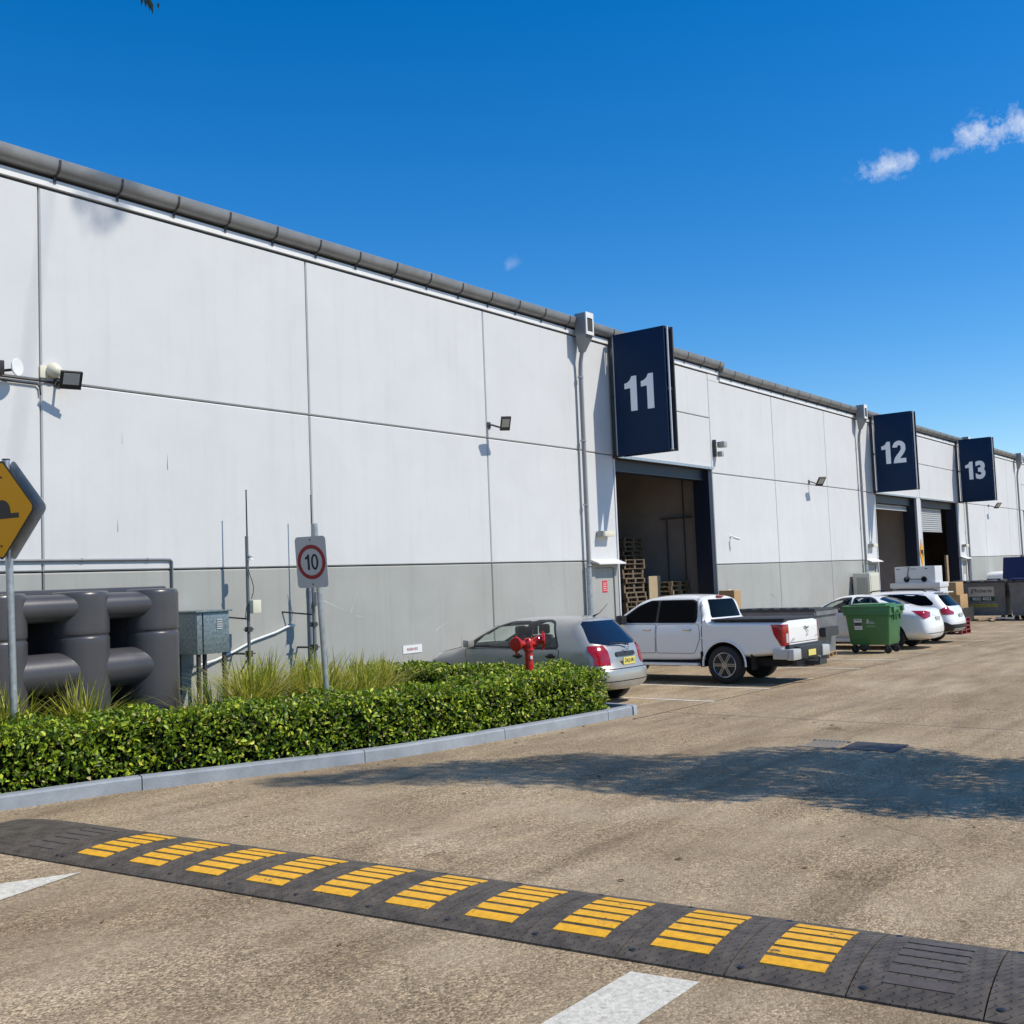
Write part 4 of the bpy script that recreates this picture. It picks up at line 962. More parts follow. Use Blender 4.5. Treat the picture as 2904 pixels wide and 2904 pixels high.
# ------------------------------------------------------------------ vehicles
def chaikin(P, it=2):
    P = [np.array(p,float) for p in P]
    for _ in range(it):
        Q = []
        for i in range(len(P)):
            a,b = P[i],P[(i+1)%len(P)]; Q += [a*.78+b*.22, a*.22+b*.78]
        P = Q
    return np.array(P)
def resample(P, step):
    Q = np.vstack([P,P[:1]]); sg = np.linalg.norm(np.diff(Q,axis=0),axis=1); cl = np.concatenate([[0],np.cumsum(sg)]); n = int(cl[-1]/step); s = np.linspace(0,cl[-1],n,endpoint=False)
    return np.stack([np.interp(s,cl,Q[:,0]),np.interp(s,cl,Q[:,1])],1)
def pdist(p, P):
    A = P; B = np.roll(P,-1,axis=0); d = B-A; t_ = np.clip(((p-A)*d).sum(1)/((d*d).sum(1)+1e-12),0,1); return np.sqrt((((A+d*t_[:,None])-p)**2).sum(1)).min()
def car_shell(sil, W, rad=.30, p=3.0, step=.045, spine=(.5,.0,.6)):
    """inflate a side silhouette (y,z) to a closed car body; W(y,z) = half width"""
    S = resample(chaikin(sil), step); n = len(S); ys0, ys1, zs = spine
    ts = [0,.012,.03,.06,.10,.15,.22,.30,.40,.52,.66,.82,.93]
    rings = []
    for t_ in ts:
        ring = []
        for y,z in S:
            q = np.array((min(max(y,ys0),ys1), zs)); c = np.array((y,z))*(1-t_)+q*t_
            d = 0.0 if t_ == 0 else pdist(c,S); e = min(1,d/rad); x = 0.0 if t_==0 else W(c[0],c[1])*(1-(1-e)**p)**(1/p)
            ring.append((x,c[0],c[1]))
        rings.append(ring)
    mb = MB(); idx = []; vs = []
    base0 = list(range(n)); vs += [(0,r[1],r[2]) for r in rings[0]]
    fs = []
    for sgn in (-1,1):
        prev = base0
        for r in rings[1:]:
            cur = list(range(len(vs),len(vs)+n)); vs += [(sgn*v[0],v[1],v[2]) for v in r]
            for i in range(n):
                j=(i+1)%n; f=(prev[i],prev[j],cur[j],cur[i]); fs.append(f if sgn>0 else f[::-1])
            prev = cur
        fs.append(tuple(prev) if sgn>0 else tuple(prev[::-1]))
    mb.add(vs,fs); return mb
def boolean(me, cutters, mats):
    ob = bpy.data.objects.new('b',me); COL.objects.link(ob); tmp=[]
    for c in cutters:
        cm = bpy.data.meshes.new('c'); cm.from_pydata([tuple(v) for v in c.v],[],c.f)
        bm = bmesh.new(); bm.from_mesh(cm); bmesh.ops.recalc_face_normals(bm,faces=bm.faces); bm.to_mesh(cm); bm.free()
        for m in mats: cm.materials.append(m)
        cm.polygons.foreach_set('material_index',[1]*len(cm.polygons)); co = bpy.data.objects.new('c',cm); COL.objects.link(co); tmp.append(co)
        md = ob.modifiers.new('b','BOOLEAN'); md.operation='DIFFERENCE'; md.solver='EXACT'; md.object=co
    bpy.context.view_layer.update(); dg = bpy.context.evaluated_depsgraph_get(); res = bpy.data.meshes.new_from_object(ob.evaluated_get(dg))
    for c in tmp: bpy.data.objects.remove(c)
    bpy.data.objects.remove(ob)
    res.polygons.foreach_set('use_smooth',[True]*len(res.polygons)); res.set_sharp_from_angle(angle=R(38)); return res
def densify(poly, step=.05, closed=True):
    out=[]; n=len(poly)
    for i in range(n if closed else n-1):
        a=np.array(poly[i],float); b=np.array(poly[(i+1)%n],float); k=max(1,int(np.linalg.norm(b-a)/step)); out += [tuple(a+(b-a)*j/k) for j in range(k)]
    return out
def inside(p, poly):
    x,y=p; c=False; n=len(poly)
    for i in range(n):
        x1,y1=poly[i]; x2,y2=poly[(i+1)%n]
        if (y1>y)!=(y2>y) and x < (x2-x1)*(y-y1)/(y2-y1)+x1: c=not c
    return c
def patch(bvh, poly, mode, off=.004, step=.06, smooth_corner=True, skirt=.012, lim=None):
    """mesh piece lying on the body: poly (a,b); mode L/R side (y,z), B rear / F front (x,z), T top (x,y)"""
    if smooth_corner: poly = roundc(poly,.055)
    bd = densify(poly, step); n = len(bd); pts = [Vector(p) for p in bd]; xs=[p[0] for p in bd]; ys=[p[1] for p in bd]
    gx = np.arange(min(xs)+step/2,max(xs),step); gy=np.arange(min(ys)+step/2,max(ys),step)
    bdn = np.array(bd)
    for x in gx:
        for y in gy:
            if inside((x,y),bd) and pdist(np.array((x,y)),bdn) > step*.4: pts.append(Vector((x,y)))
    V,E,Fc,*_ = delaunay_2d_cdt(pts,[(i,(i+1)%n) for i in range(n)],[],1,1e-5)
    mb = MB(); P=[];Nn=[]
    for v in V:
        a,b=v
        o,d = {'L':((-4,a,b),(1,0,0)),'R':((4,a,b),(-1,0,0)),'B':((a,-3,b),(0,1,0)),'F':((a,9,b),(0,-1,0)),'T':((a,b,4),(0,0,-1)),'DL':((a*.70711-3,-a*.70711-3,b),(.70711,.70711,0)),'DR':((-a*.70711+3,-a*.70711-3,b),(-.70711,.70711,0))}[mode]
        hit,nr,_,_ = bvh.ray_cast(Vector(o),Vector(d))
        if hit is None or (lim is not None and hit.y > lim):
            P.append(None); Nn.append(None); continue
        if nr.dot(Vector(d))>0: nr=-nr
        nr = (nr*.7 - Vector(d)*.3).normalized(); P.append(hit+nr*off); Nn.append(nr)
    ok=[f for f in Fc if all(P[i] is not None for i in f)]; remap={}; vs=[]
    for f in ok:
        for i in f:
            if i not in remap: remap[i]=len(vs); vs.append(P[i])
    fs=[tuple(remap[i] for i in f) for f in ok]
    cnt={}
    for f in fs:
        for i in range(len(f)):
            e=(f[i],f[(i+1)%len(f)]); cnt[tuple(sorted(e))]=cnt.get(tuple(sorted(e)),0)+1
    inv={v:k for k,v in remap.items()}; low={}
    if skirt:
        for f in list(fs):
            for i in range(len(f)):
                a,b=f[i],f[(i+1)%len(f)]
                if cnt[tuple(sorted((a,b)))]==1:
                    for q in (a,b):
                        if q not in low: low[q]=len(vs); vs.append(vs[q]-Nn[inv[q]]*(skirt+off))
                    fs.append((a,b,low[b],low[a]))
    mb.add(vs,fs); return mb
def ribbonpoly(path, w):
    P=[np.array(p,float) for p in densify(path,.06,False)]+[np.array(path[-1],float)]; L_=[];R_=[]
    for i,p in enumerate(P):
        d=P[min(i+1,len(P)-1)]-P[max(i-1,0)]; d/=np.linalg.norm(d)+1e-9; n=np.array((-d[1],d[0])); L_.append(tuple(p+n*w/2)); R_.append(tuple(p-n*w/2))
    return L_+R_[::-1]
def ringpatch(bvh, ring, w, mode, off):
    ring = [tuple(q) for q in ring]; m = len(ring)//2; out = MB()
    for path in (ring[:m+1], ring[m:]+[ring[0]]):
        p = patch(bvh, ribbonpoly(path, w), mode, off, smooth_corner=False, step=.05, skirt=.004); out.add(p.v, p.f)
    return out
def wheel(T, x, y, r, w, side, spokes=10, rimr=.66, style=0):
    """side -1 = left (outer face towards -x)"""
    mb = MB(); pr=[(-w/2,r*.66),(-w/2,r*.90),(-w/2+.02,r*.965),(-w/2+.05,r),(w/2-.05,r),(w/2-.02,r*.965),(w/2,r*.90),(w/2,r*.66)]
    mb.lathe((x,y,r),(1,0,0),pr,40)
    o = T.part('wheel', mb, TYRE, local=True, ang=40); ox = x+side*w/2; rb = MB(); rr=r*rimr
    rb.lathe((ox-side*.035,y,r),(side,0,0),[(0,rr),(.034,rr),(.040,rr*.97),(.034,rr*.92),(.0,rr*.90)],36)
    for k in range(spokes):
        a=2*math.pi*k/spokes; d=Vector((0,math.cos(a),math.sin(a))); tq=Vector((0,-math.sin(a),math.cos(a)))
        for sg in ((-.6,.6) if style else (0,)):
            rb.obox(Vector((ox-side*.012,y,r))+d*rr*.55+tq*(sg*.03*(1)), d, tq, (1,0,0), rr*.40, .011 if style else .020, .014)
    rb.lathe((ox-side*.03,y,r),(side,0,0),[(0,rr*.28),(.03,rr*.24),(.036,rr*.12),(.036,0)],20)
    T.part('rim', rb, RIM, parent=o, local=True)
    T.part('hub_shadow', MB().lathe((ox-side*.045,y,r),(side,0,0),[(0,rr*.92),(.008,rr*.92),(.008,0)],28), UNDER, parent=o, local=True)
def roundc(poly, r=.05, n=4):
    P = [np.array(p,float) for p in poly]; out = []; m = len(P)
    for i in range(m):
        a, b, c = P[i-1], P[i], P[(i+1)%m]; la = np.linalg.norm(a-b); lc = np.linalg.norm(c-b); ra = min(r, la*.42); rc = min(r, lc*.42)
        s_ = b+(a-b)/la*ra; e_ = b+(c-b)/lc*rc
        for k in range(n): t_ = k/(n-1); out.append(tuple(s_*(1-t_)**2+b*2*t_*(1-t_)+e_*t_*t_))
    return out
def grow(poly, d):
    P = np.array(poly,float); A = .5*sum(P[i][0]*P[(i+1)%len(P)][1]-P[(i+1)%len(P)][0]*P[i][1] for i in range(len(P))); sg = 1 if A > 0 else -1; out = []
    for i in range(len(P)):
        a, b, c = P[i-1], P[i], P[(i+1)%len(P)]; u = (b-a)/np.linalg.norm(b-a); v = (c-b)/np.linalg.norm(c-b)
        n1 = np.array((u[1],-u[0]))*sg; n2 = np.array((v[1],-v[0]))*sg; m_ = n1+n2; m_ /= max(.5,np.linalg.norm(m_)); out.append(tuple(b+m_*d*1.2))
    return out
def prism_x(poly, x0, x1): return MB().prism(poly,(x0,0,0),(0,1,0),(0,0,1),(x1-x0,0,0))
def arch(y, z, r, x0, x1, n=28): return MB().lathe((x0,y,z),(1,0,0),[(0,r),(x1-x0,r)],n)
def gap_part(T, bvh, poly, s):
    T.part('door_gap', ringpatch(bvh, roundc(grow(poly,.003),.055), .008, s, .0060), UNDER, local=True); return None
def build_car(name, label, cat, X, Y, sil, W, L, paint, axles, tyre, windows, extra, rad=.30, p=3.0, spine=None, tunnel=False, group=None, archr=None, glass=None, style=0, tilt=True, spokes=10, wx=.72, step=.045):
    T = Thing(name, label, cat, (X,Y,gz(X)), group, (0,SL if tilt else 0,0))
    sh = car_shell(sil, W, rad, p, step, spine or (.7,L-.7,.72)); me0 = mesh_from(sh,'body',[paint,UNDER])
    bm = bmesh.new(); bm.from_mesh(me0); bvh = BVHTree.FromBMesh(bm); bm.free()
    r, w = tyre; ar = archr or r+.045; cuts=[]
    for ay in axles:
        for s in (-1,1): cuts.append(arch(ay, r+.02, ar, s*1.4 if s<0 else wx-.27, -(wx-.27) if s<0 else 1.4))
    if tunnel:
        for wpoly in windows['tunnel']: cuts.append(prism_x(roundc(wpoly,.055),-1.5,1.5))
        for poly,hx in windows.get('cabin',[]): cuts.append(prism_x(poly,-hx,hx))
    bme = boolean(me0,cuts,[paint,UNDER]); body = T.part('body', bme, None)
    for ay in axles:
        for s in (-1,1): wheel(T, s*(wx-w/2+.12), ay, r, w, s, spokes=spokes, style=style)
    for nm, poly, mode, m, off in windows['patch']:
        T.part(nm, patch(bvh, poly, mode, off), m, local=True, ang=50)
    extra(T, bvh, body)
    return T
def sides(f):
    for s in ('L','R'): f(s)

# --- silver hatchback
def w_hatch(y,z):
    hw=.835; t_=2*y/4.18-1; w=hw*(1-.13*abs(t_)**5)
    w*= 1-.06*max(0,(.55-z)/.4)**2
    if z>.90: w-= .34*(z-.90)
    return max(.2,w)
SIL_H=[(.10,.24),(.02,.30),(-.02,.42),(-.01,.58),(.05,.66),(.10,.70),(.13,.88),(.20,1.0),(.36,1.19),(.50,1.34),(.56,1.385),(.56,1.425),(.75,1.452),(1.2,1.475),(1.75,1.475),(2.1,1.445),(2.42,1.375),(2.8,1.19),(3.12,1.01),(3.22,.965),(3.6,.90),(3.9,.79),(4.08,.66),(4.16,.52),(4.18,.40),(4.14,.27),(4.0,.20),(3.2,.18),(.8,.18)]
wf=[(1.60,.955),(1.60,1.385),(2.02,1.38),(2.30,1.30),(2.78,1.06),(2.86,.975)]
wr=[(.92,.955),(.98,1.10),(1.08,1.36),(1.20,1.40),(1.52,1.395),(1.52,.955)]
def ex_hatch(T,bvh,body):
    for s in ('L','R'):
        for wp,nm in ((wf,'window'),(wr,'window')):
            T.part(nm, patch(bvh,[(q[0],q[1]) for q in wp],s,.002,skirt=0), GLASS, local=True)
        # black surround strips
        for wp in (wf,wr):
            ring=roundc(wp,.055)
            T.part('window_seal', ringpatch(bvh, ring, .034, s, .005), TRIM, local=True)
        T.part('pillar_trim', patch(bvh,[(1.51,.96),(1.61,.96),(1.61,1.39),(1.51,1.395)],s,.0045,smooth_corner=False), TRIM, local=True)
        d1=gap_part(T,bvh,[(1.56,.30),(2.72,.30),(2.84,.55),(2.90,.93),(1.56,.93)],s) or T.part('door', patch(bvh,[(1.56,.30),(2.72,.30),(2.84,.55),(2.90,.93),(1.56,.93)],s,.004), SILVER, local=True)
        d2=gap_part(T,bvh,[(1.10,.30),(1.53,.30),(1.53,.93),(.90,.93),(.93,.70)],s) or T.part('door', patch(bvh,[(1.10,.30),(1.53,.30),(1.53,.93),(.90,.93),(.93,.70)],s,.004), SILVER, local=True)
        for y,d in ((1.74,d1),(1.06,d2)):
            sg=-1 if s=='L' else 1; x=sg*w_hatch(y,.83); T.part('door_handle', MB().box(x-.03,x+.03,y-.09,y+.09,.80,.835,.012), BLACK, parent=d, local=True); T.part('handle_recess', MB().box(x-.012,x+.012,y-.05,y+.05,.775,.86,.012), TRIM, parent=d, local=True)
        sg=-1 if s=='L' else 1; T.part('wing_mirror', MB().box(min(sg*.80,sg*.98),max(sg*.80,sg*.98),2.70,2.84,.96,1.09,.035), SILVER, local=True)
        T.part('tail_light', patch(bvh,[(-.80,.98),(-.80,.90),(-.73,.80),(-.71,.66),(-.42,.66),(-.42,.74),(-.45,.88),(-.53,.985)],'D'+s,.010,step=.03,smooth_corner=False), TAIL, local=True)
        T.part('gap_line', patch(bvh,ribbonpoly([(3.02,.975),(3.30,.925),(3.66,.85)],.010),s,.004,smooth_corner=False), UNDER, local=True); T.part('headlight', patch(bvh,[(3.66,.70),(3.98,.62),(3.94,.76),(3.66,.84)],s,.006), TAILW, local=True)
        if s=='L': T.part('fuel_flap', patch(bvh,[(.46,.66),(.62,.66),(.62,.82),(.46,.82)],s,.003), SILVER, local=True); 
    T.part('gap_line', patch(bvh,ribbonpoly([(-.60,.60),(.60,.60)],.010),'B',.006,smooth_corner=False), UNDER, local=True)
    for sg in (-1,1): T.part('gap_line', patch(bvh,ribbonpoly([(sg*.56,.60),(sg*.575,.72),(sg*.60,.95)],.009),'B',.006,smooth_corner=False,lim=.4), UNDER, local=True)
    rw=T.part('rear_window', patch(bvh,[(-.68,1.03),(-.67,1.08),(-.56,1.34),(-.50,1.375),(.50,1.375),(.56,1.34),(.67,1.08),(.68,1.03),(.45,.985),(-.45,.985)],'B',.008,step=.05,smooth_corner=False), BGLASS, local=True)
    T.part('wiper', MB().tube([(.10,.115,.97),(-.05,.15,1.00),(-.42,.17,1.02)],[.02,.012,.008],6), BLACK, local=True)
    T.part('garnish', patch(bvh,[(-.30,.79),(-.30,.865),(.30,.865),(.30,.79)],'B',.02), TRIM, local=True)
    pl=T.part('number_plate', MB().box(-.185,.185,.035,.05,.655,.775), PLATEY, local=True, smooth=False)
    T.part('plate_text', text_mb('ZAQ 69U',(0,.0345,.715),(1,0,0),(0,0,1),w=.31,h=.075,bold=.015,depth=.002), INK, parent=pl, local=True, smooth=False)
    # oval badge
    em=MB(); n=22
    for rx,rz in ((.058,.040),(.022,.038)):
        pts=[(rx*math.cos(2*math.pi*i/n),.075,.925+rz*math.sin(2*math.pi*i/n)) for i in range(n+1)]; em.tube(pts,.006,5)
    T.part('badge', em, CHROME, local=True)
    T.part('bumper_lip', patch(bvh,ribbonpoly([(-.78,.40),(.78,.40)],.012),'B',.007,smooth_corner=False), UNDER, local=True)
    T.part('lower_bumper', patch(bvh,[(-.72,.30),(.72,.30),(.70,.40),(-.70,.40)],'B',.006), SILVER, local=True)
    for x in (-.36,.36):
        for y,hh in ((2.05,0),(1.15,0)):
            T.part('seat', MB().box(x-.24,x+.24,y-.10,y+.08,.75,1.12,.05).box(x-.13,x+.13,y-.10,y-.0,1.13,1.31,.045), CLOTH, local=True)
    T.part('roof_antenna', MB().tube([(0,.72,1.45),(0,.60,1.50),(0,.42,1.66)],[.018,.006,.003],6), BLACK, local=True)
build_car('parked_car','silver hatchback parked nose to the wall behind the red hydrant','car',16.12,9.80,SIL_H,w_hatch,4.18,SILVER,(.80,3.40),(.31,.19),
    {'tunnel':[wf,wr],'cabin':[([(.75,.94),(.86,1.17),(2.62,1.17),(2.88,1.0),(2.88,.94)],.66),([(.87,1.16),(.98,1.38),(2.0,1.38),(2.30,1.30),(2.61,1.16)],.52),([(2.26,1.29),(2.80,.955),(3.25,1.02),(2.85,1.52)],.56)],'patch':[('windscreen',[(-.62,2.52),(-.55,2.46),(.55,2.46),(.62,2.52),(.66,3.10),(-.66,3.10)],'T',GLASS,.004)]}, ex_hatch, tunnel=True, wx=.73, group='cars parked nose to the warehouse wall').o.scale = (1.03,1.065,1.055)

# --- white dual cab ute
UL=5.28
def w_ute(y,z):
    hw=.925; w=hw*(1-.02*max(0,(.9-y)/.9)**3)
    if y>4.0: w*=1-.12*((y-4.0)/1.28)**2
    if y<1.95:
        w = .915 if z<1.32 else .85
    if z>1.05 and y>=1.85: w-= .40*(z-1.05)*min(1,(y-1.85)/.2)
    w*= 1-.05*max(0,(.7-z)/.4)**2
    return w
SIL_U=[(.08,.60),(.03,.68),(.02,.80),(.03,1.22),(.05,1.275),(.15,1.285),(1.50,1.285),(1.68,1.29),(1.72,1.34),(1.80,1.62),(1.86,1.75),(2.0,1.80),(2.3,1.835),(2.8,1.84),(3.2,1.80),(3.45,1.73),(3.8,1.50),(4.10,1.28),(4.2,1.22),(4.6,1.16),(5.0,1.07),(5.15,.98),(5.24,.80),(5.27,.62),(5.22,.45),(5.0,.36),(3.9,.42),(2.2,.44),(1.9,.46),(.9,.52)]
def ex_ute(T,bvh,body):
    uw=[(2.02,1.255),(1.98,1.40),(2.03,1.62),(2.15,1.70),(2.92,1.715),(2.92,1.255)]
    uf=[(2.98,1.255),(2.98,1.715),(3.18,1.70),(3.42,1.60),(3.82,1.33),(3.84,1.26)]
    for s in ('L','R'):
        sg=-1 if s=='L' else 1
        T.part('window', patch(bvh,[(2.0,1.24),(1.96,1.42),(2.02,1.66),(2.12,1.73),(3.16,1.725),(3.46,1.61),(3.90,1.31),(3.90,1.25)],s,.004), TRIM, local=True, label='black window surround')
        T.part('window', patch(bvh,uw,s,.009), DGLASS, local=True); T.part('window', patch(bvh,uf,s,.009), DGLASS, local=True)
        g=T.part('panel_gap', patch(bvh,ribbonpoly([(1.86,.52),(1.86,1.22),(1.93,1.60)],.018),s,.0015,smooth_corner=False,skirt=.004), UNDER, local=True)
        d1=gap_part(T,bvh,[(2.03,.62),(2.93,.62),(2.93,1.22),(1.94,1.22),(1.90,.95)],s) or T.part('door', patch(bvh,[(2.03,.62),(2.93,.62),(2.93,1.22),(1.94,1.22),(1.90,.95)],s,.005), WHITE, local=True)
        d2=gap_part(T,bvh,[(2.96,.62),(3.88,.62),(3.96,.80),(3.96,1.22),(2.96,1.22)],s) or T.part('door', patch(bvh,[(2.96,.62),(3.88,.62),(3.96,.80),(3.96,1.22),(2.96,1.22)],s,.005), WHITE, local=True)
        for y,d in ((2.20,d1),(3.16,d2)):
            x=sg*(w_ute(y,1.10)+.005); T.part('door_handle', MB().box(x-.03,x+.03,y-.10,y+.10,1.085,1.125,.014), CHROME, parent=d, local=True)
        T.part('fuel_flap', patch(bvh,[(1.42,1.0),(1.70,.98),(1.72,1.16),(1.40,1.16)],s,.0035), WHITE, local=True)
        T.part('tail_light', patch(bvh,[(-.88,1.20),(-.84,1.0),(-.74,.78),(-.555,.76),(-.555,1.20)],'D'+s,.012,step=.03,smooth_corner=False), TAIL, local=True)
        T.part('reversing_lamp', patch(bvh,[(sg*.84,.84),(sg*.77,.84),(sg*.77,1.02),(sg*.84,1.02)],'B',.022,step=.03,smooth_corner=False,lim=.3), TAILW, local=True)
        T.part('wing_mirror', MB().box(min(sg*.88,sg*1.10),max(sg*.88,sg*1.10),3.66,3.82,1.22,1.42,.04), TRIM, local=True)
        T.part('side_step', MB().box(min(sg*.80,sg*.97),max(sg*.80,sg*.97),1.95,3.85,.36,.42,.02), WHITE, local=True)
        T.part('step_bracket', MB().box(min(sg*.5,sg*.82),max(sg*.5,sg*.82),1.95,3.85,.40,.50), UNDER, local=True)
        T.part('mud_flap', MB().box(min(sg*.68,sg*.90),max(sg*.68,sg*.90),.76,.79,.30,.62), UNDER, local=True)
        T.part('mud_flap', MB().box(min(sg*.68,sg*.92),max(sg*.68,sg*.92),1.84,1.90,.34,.66), UNDER, local=True)
        # corner of the chrome step bumper
        cb=MB(); cb.add([(sg*.95,.30,.50),(sg*.95,.28,.72),(sg*.93,-.10,.72),(sg*.90,-.13,.52),(sg*.62,-.19,.52),(sg*.62,-.19,.72),(sg*.62,-.10,.74),(sg*.90,-.02,.74)],[(0,1,2,3),(3,2,5,4),(1,7,6,5),(1,5,2),(0,3,4)])
        T.part('bumper_corner', MB().box(min(sg*.56,sg*.955),max(sg*.56,sg*.955),-.14,.02,.50,.72,.035).box(min(sg*.90,sg*.955),max(sg*.90,sg*.955),-.05,.30,.52,.72,.02), mat('bumper_grey',(.50,.50,.49),.35,.2), local=True)
    T.part('bumper', MB().box(-.60,.60,-.12,.10,.50,.76,.025).box(-.86,.86,-.02,.2,.68,.80,.02), TRIM, local=True)
    T.part('tonneau', MB().box(-.875,.875,.06,1.66,1.276,1.318,.014), mat('tonneau_vinyl',(.02,.02,.022),.6), local=True)
    T.part('rear_window', patch(bvh,[(-.66,1.345),(-.67,1.40),(-.60,1.69),(-.56,1.72),(.56,1.72),(.60,1.69),(.67,1.40),(.66,1.345)],'B',.008,step=.05,smooth_corner=False), DGLASS, local=True)
    T.part('brake_light', MB().box(-.13,.13,1.84,1.90,1.755,1.80,.012), TAIL, local=True)
    tg=T.part('tailgate', patch(bvh,[(-.735,.80),(.735,.80),(.735,1.262),(-.735,1.262)],'B',.012,smooth_corner=False), WHITE, local=True)
    T.part('tailgate_gap', patch(bvh,ribbonpoly([(-.72,.835),(.72,.835)],.012),'B',.014,smooth_corner=False), UNDER, parent=tg, local=True)
    T.part('tailgate_handle', MB().tube([(-.02,-.008,1.13),(.07,-.012,1.10),(.17,-.008,1.115)],[.012,.014,.010],6), BLACK, parent=tg, local=True)
    em=MB(); em.tube([(.08,-.004,1.04),(.12,-.008,1.06),(.145,-.008,1.03),(.115,-.008,.99),(.085,-.006,.97),(.10,-.008,.95),(.14,-.006,.965)],.008,6); T.part('badge', em, CHROME, parent=tg, local=True)
    T.part('badge', text_mb('BT',(-.60,-.001,.90),(1,0,0),(0,0,1),h=.05,w=.12,bold=.02,depth=.004), CHROME, parent=tg, local=True, smooth=False)
    T.part('badge', text_mb('4x4',(.58,-.001,.93),(1,0,0),(0,0,1),h=.035,w=.11,bold=.01,depth=.004), CHROME, parent=tg, local=True, smooth=False)
    T.part('tow_bar', MB().box(-.04,.04,-.30,.1,.36,.44).box(-.5,.5,.0,.08,.36,.46).tube([(0,-.28,.44),(0,-.28,.52)],.025,10), STEELD, local=True)
    T.part('tow_ball', MB().lathe((0,-.28,.50),(0,0,1),[(0,.01),(.01,.022),(.03,.028),(.05,.02),(.056,0)],12), CHROME, local=True)
    T.part('number_plate', MB().box(-.19,.19,-.135,-.124,.55,.67), PLATEY, local=True, smooth=False)
    T.part('chassis', MB().box(-.62,.62,.25,4.9,.36,.52), UNDER, local=True, smooth=False)
    T.part('axle', MB().tube([(-.7,1.35,.385),(.7,1.35,.385)],.05,10).lathe((-.06,1.35,.385),(1,0,0),[(0,.05),(.02,.12),(.14,.12),(.16,.05)],14), UNDER, local=True)
    for sg in (-1,1):
        for ay in (1.37,4.50):
            rg=MB(); n=18; pts=[(sg*.925,ay+.475*math.cos(a),.40+.475*math.sin(a)) for a in np.linspace(R(-5),R(185),n)]; rg.tube(pts,.022,6)
            T.part('wheel_arch_lip', rg, WHITE, local=True)
build_car('parked_ute','white dual cab ute with black tray cover parked nose to the wall','ute',20.78,8.50,SIL_U,w_ute,UL,WHITE,(1.37,4.50),(.388,.265),
    {'patch':[('windscreen',[(-.66,3.52),(.66,3.52),(.74,4.02),(-.74,4.02)],'T',DGLASS,.005)]}, ex_ute, rad=.13, p=3.6, spine=(.8,4.6,.95), archr=.46, wx=.80, style=1, spokes=6, group='cars parked nose to the warehouse wall')

# --- white sedan
def w_sed(y,z):
    hw=.905; t_=2*y/4.82-1; w=hw*(1-.13*abs(t_)**5)*(1-.06*max(0,(.55-z)/.4)**2)
    if z>.98: w-= .42*(z-.98)
    return max(.2,w)
SIL_S=[(.10,.26),(.02,.34),(-.02,.50),(.0,.68),(.06,.86),(.10,1.02),(.16,1.075),(.45,1.11),(.80,1.16),(1.30,1.36),(1.60,1.435),(2.0,1.47),(2.4,1.475),(2.8,1.42),(3.3,1.20),(3.62,1.05),(4.0,.98),(4.4,.88),(4.68,.74),(4.80,.55),(4.80,.38),(4.7,.24),(4.2,.19),(.8,.20)]
sf=[(2.26,1.02),(2.26,1.40),(2.55,1.385),(2.90,1.27),(3.28,1.07),(3.30,1.03)]; sr=[(1.20,1.03),(1.34,1.16),(1.58,1.34),(1.75,1.395),(2.18,1.405),(2.18,1.02)]
def ex_sed(T,bvh,body):
    for s in ('L','R'):
        sg=-1 if s=='L' else 1
        for wp in (sf,sr):
            T.part('window', patch(bvh,wp,s,.002,skirt=0), GLASS, local=True); ring=roundc(wp,.055)
            T.part('window_seal', ringpatch(bvh, ring, .034, s, .005), TRIM, local=True)
        d1=gap_part(T,bvh,[(2.22,.30),(3.30,.30),(3.42,.60),(3.40,1.0),(2.22,1.0)],s) or T.part('door', patch(bvh,[(2.22,.30),(3.30,.30),(3.42,.60),(3.40,1.0),(2.22,1.0)],s,.004), WHITE, local=True); d2=gap_part(T,bvh,[(1.62,.30),(2.19,.30),(2.19,1.0),(1.25,1.0),(1.35,.75)],s) or T.part('door', patch(bvh,[(1.62,.30),(2.19,.30),(2.19,1.0),(1.25,1.0),(1.35,.75)],s,.004), WHITE, local=True)
        for y,d in ((1.5,d2),(2.42,d1)): x=sg*w_sed(y,.9); T.part('door_handle', MB().box(x-.03,x+.03,y-.09,y+.09,.88,.915,.012), WHITE, parent=d, local=True)
        T.part('wing_mirror', MB().box(min(sg*.86,sg*1.04),max(sg*.86,sg*1.04),3.12,3.26,1.0,1.13,.035), WHITE, local=True)
        T.part('tail_light', patch(bvh,[(-.90,1.02),(-.80,.90),(-.68,.80),(-.42,.86),(-.38,.98),(-.55,1.01)],'D'+s,.010,step=.03,smooth_corner=False), TAIL, local=True)
        T.part('side_skirt', MB().box(min(sg*.78,sg*.88),max(sg*.78,sg*.88),1.5,3.5,.20,.30,.02), WHITE, local=True)
    T.part('rear_window', patch(bvh,[(-.66,.86),(.66,.86),(.60,1.46),(-.60,1.46)],'T',.005), BGLASS, local=True)
    T.part('number_plate', MB().box(-.18,.18,.02,.04,.74,.85), mat('plate_grey',(.45,.45,.42),.5), local=True, smooth=False)
    T.part('garnish', patch(bvh,[(-.32,.885),(.32,.885),(.32,.925),(-.32,.925)],'B',.012), WHITE, local=True)
    T.part('gap_line', patch(bvh,ribbonpoly([(-.7,.42),(.7,.42)],.012),'B',.006,smooth_corner=False), UNDER, local=True)
    for x in (-.38,.38):
        for y in (2.6,1.55): T.part('seat', MB().box(x-.25,x+.25,y-.10,y+.08,.8,1.14,.05).box(x-.14,x+.14,y-.10,y-.0,1.15,1.33,.045), CLOTH, local=True)
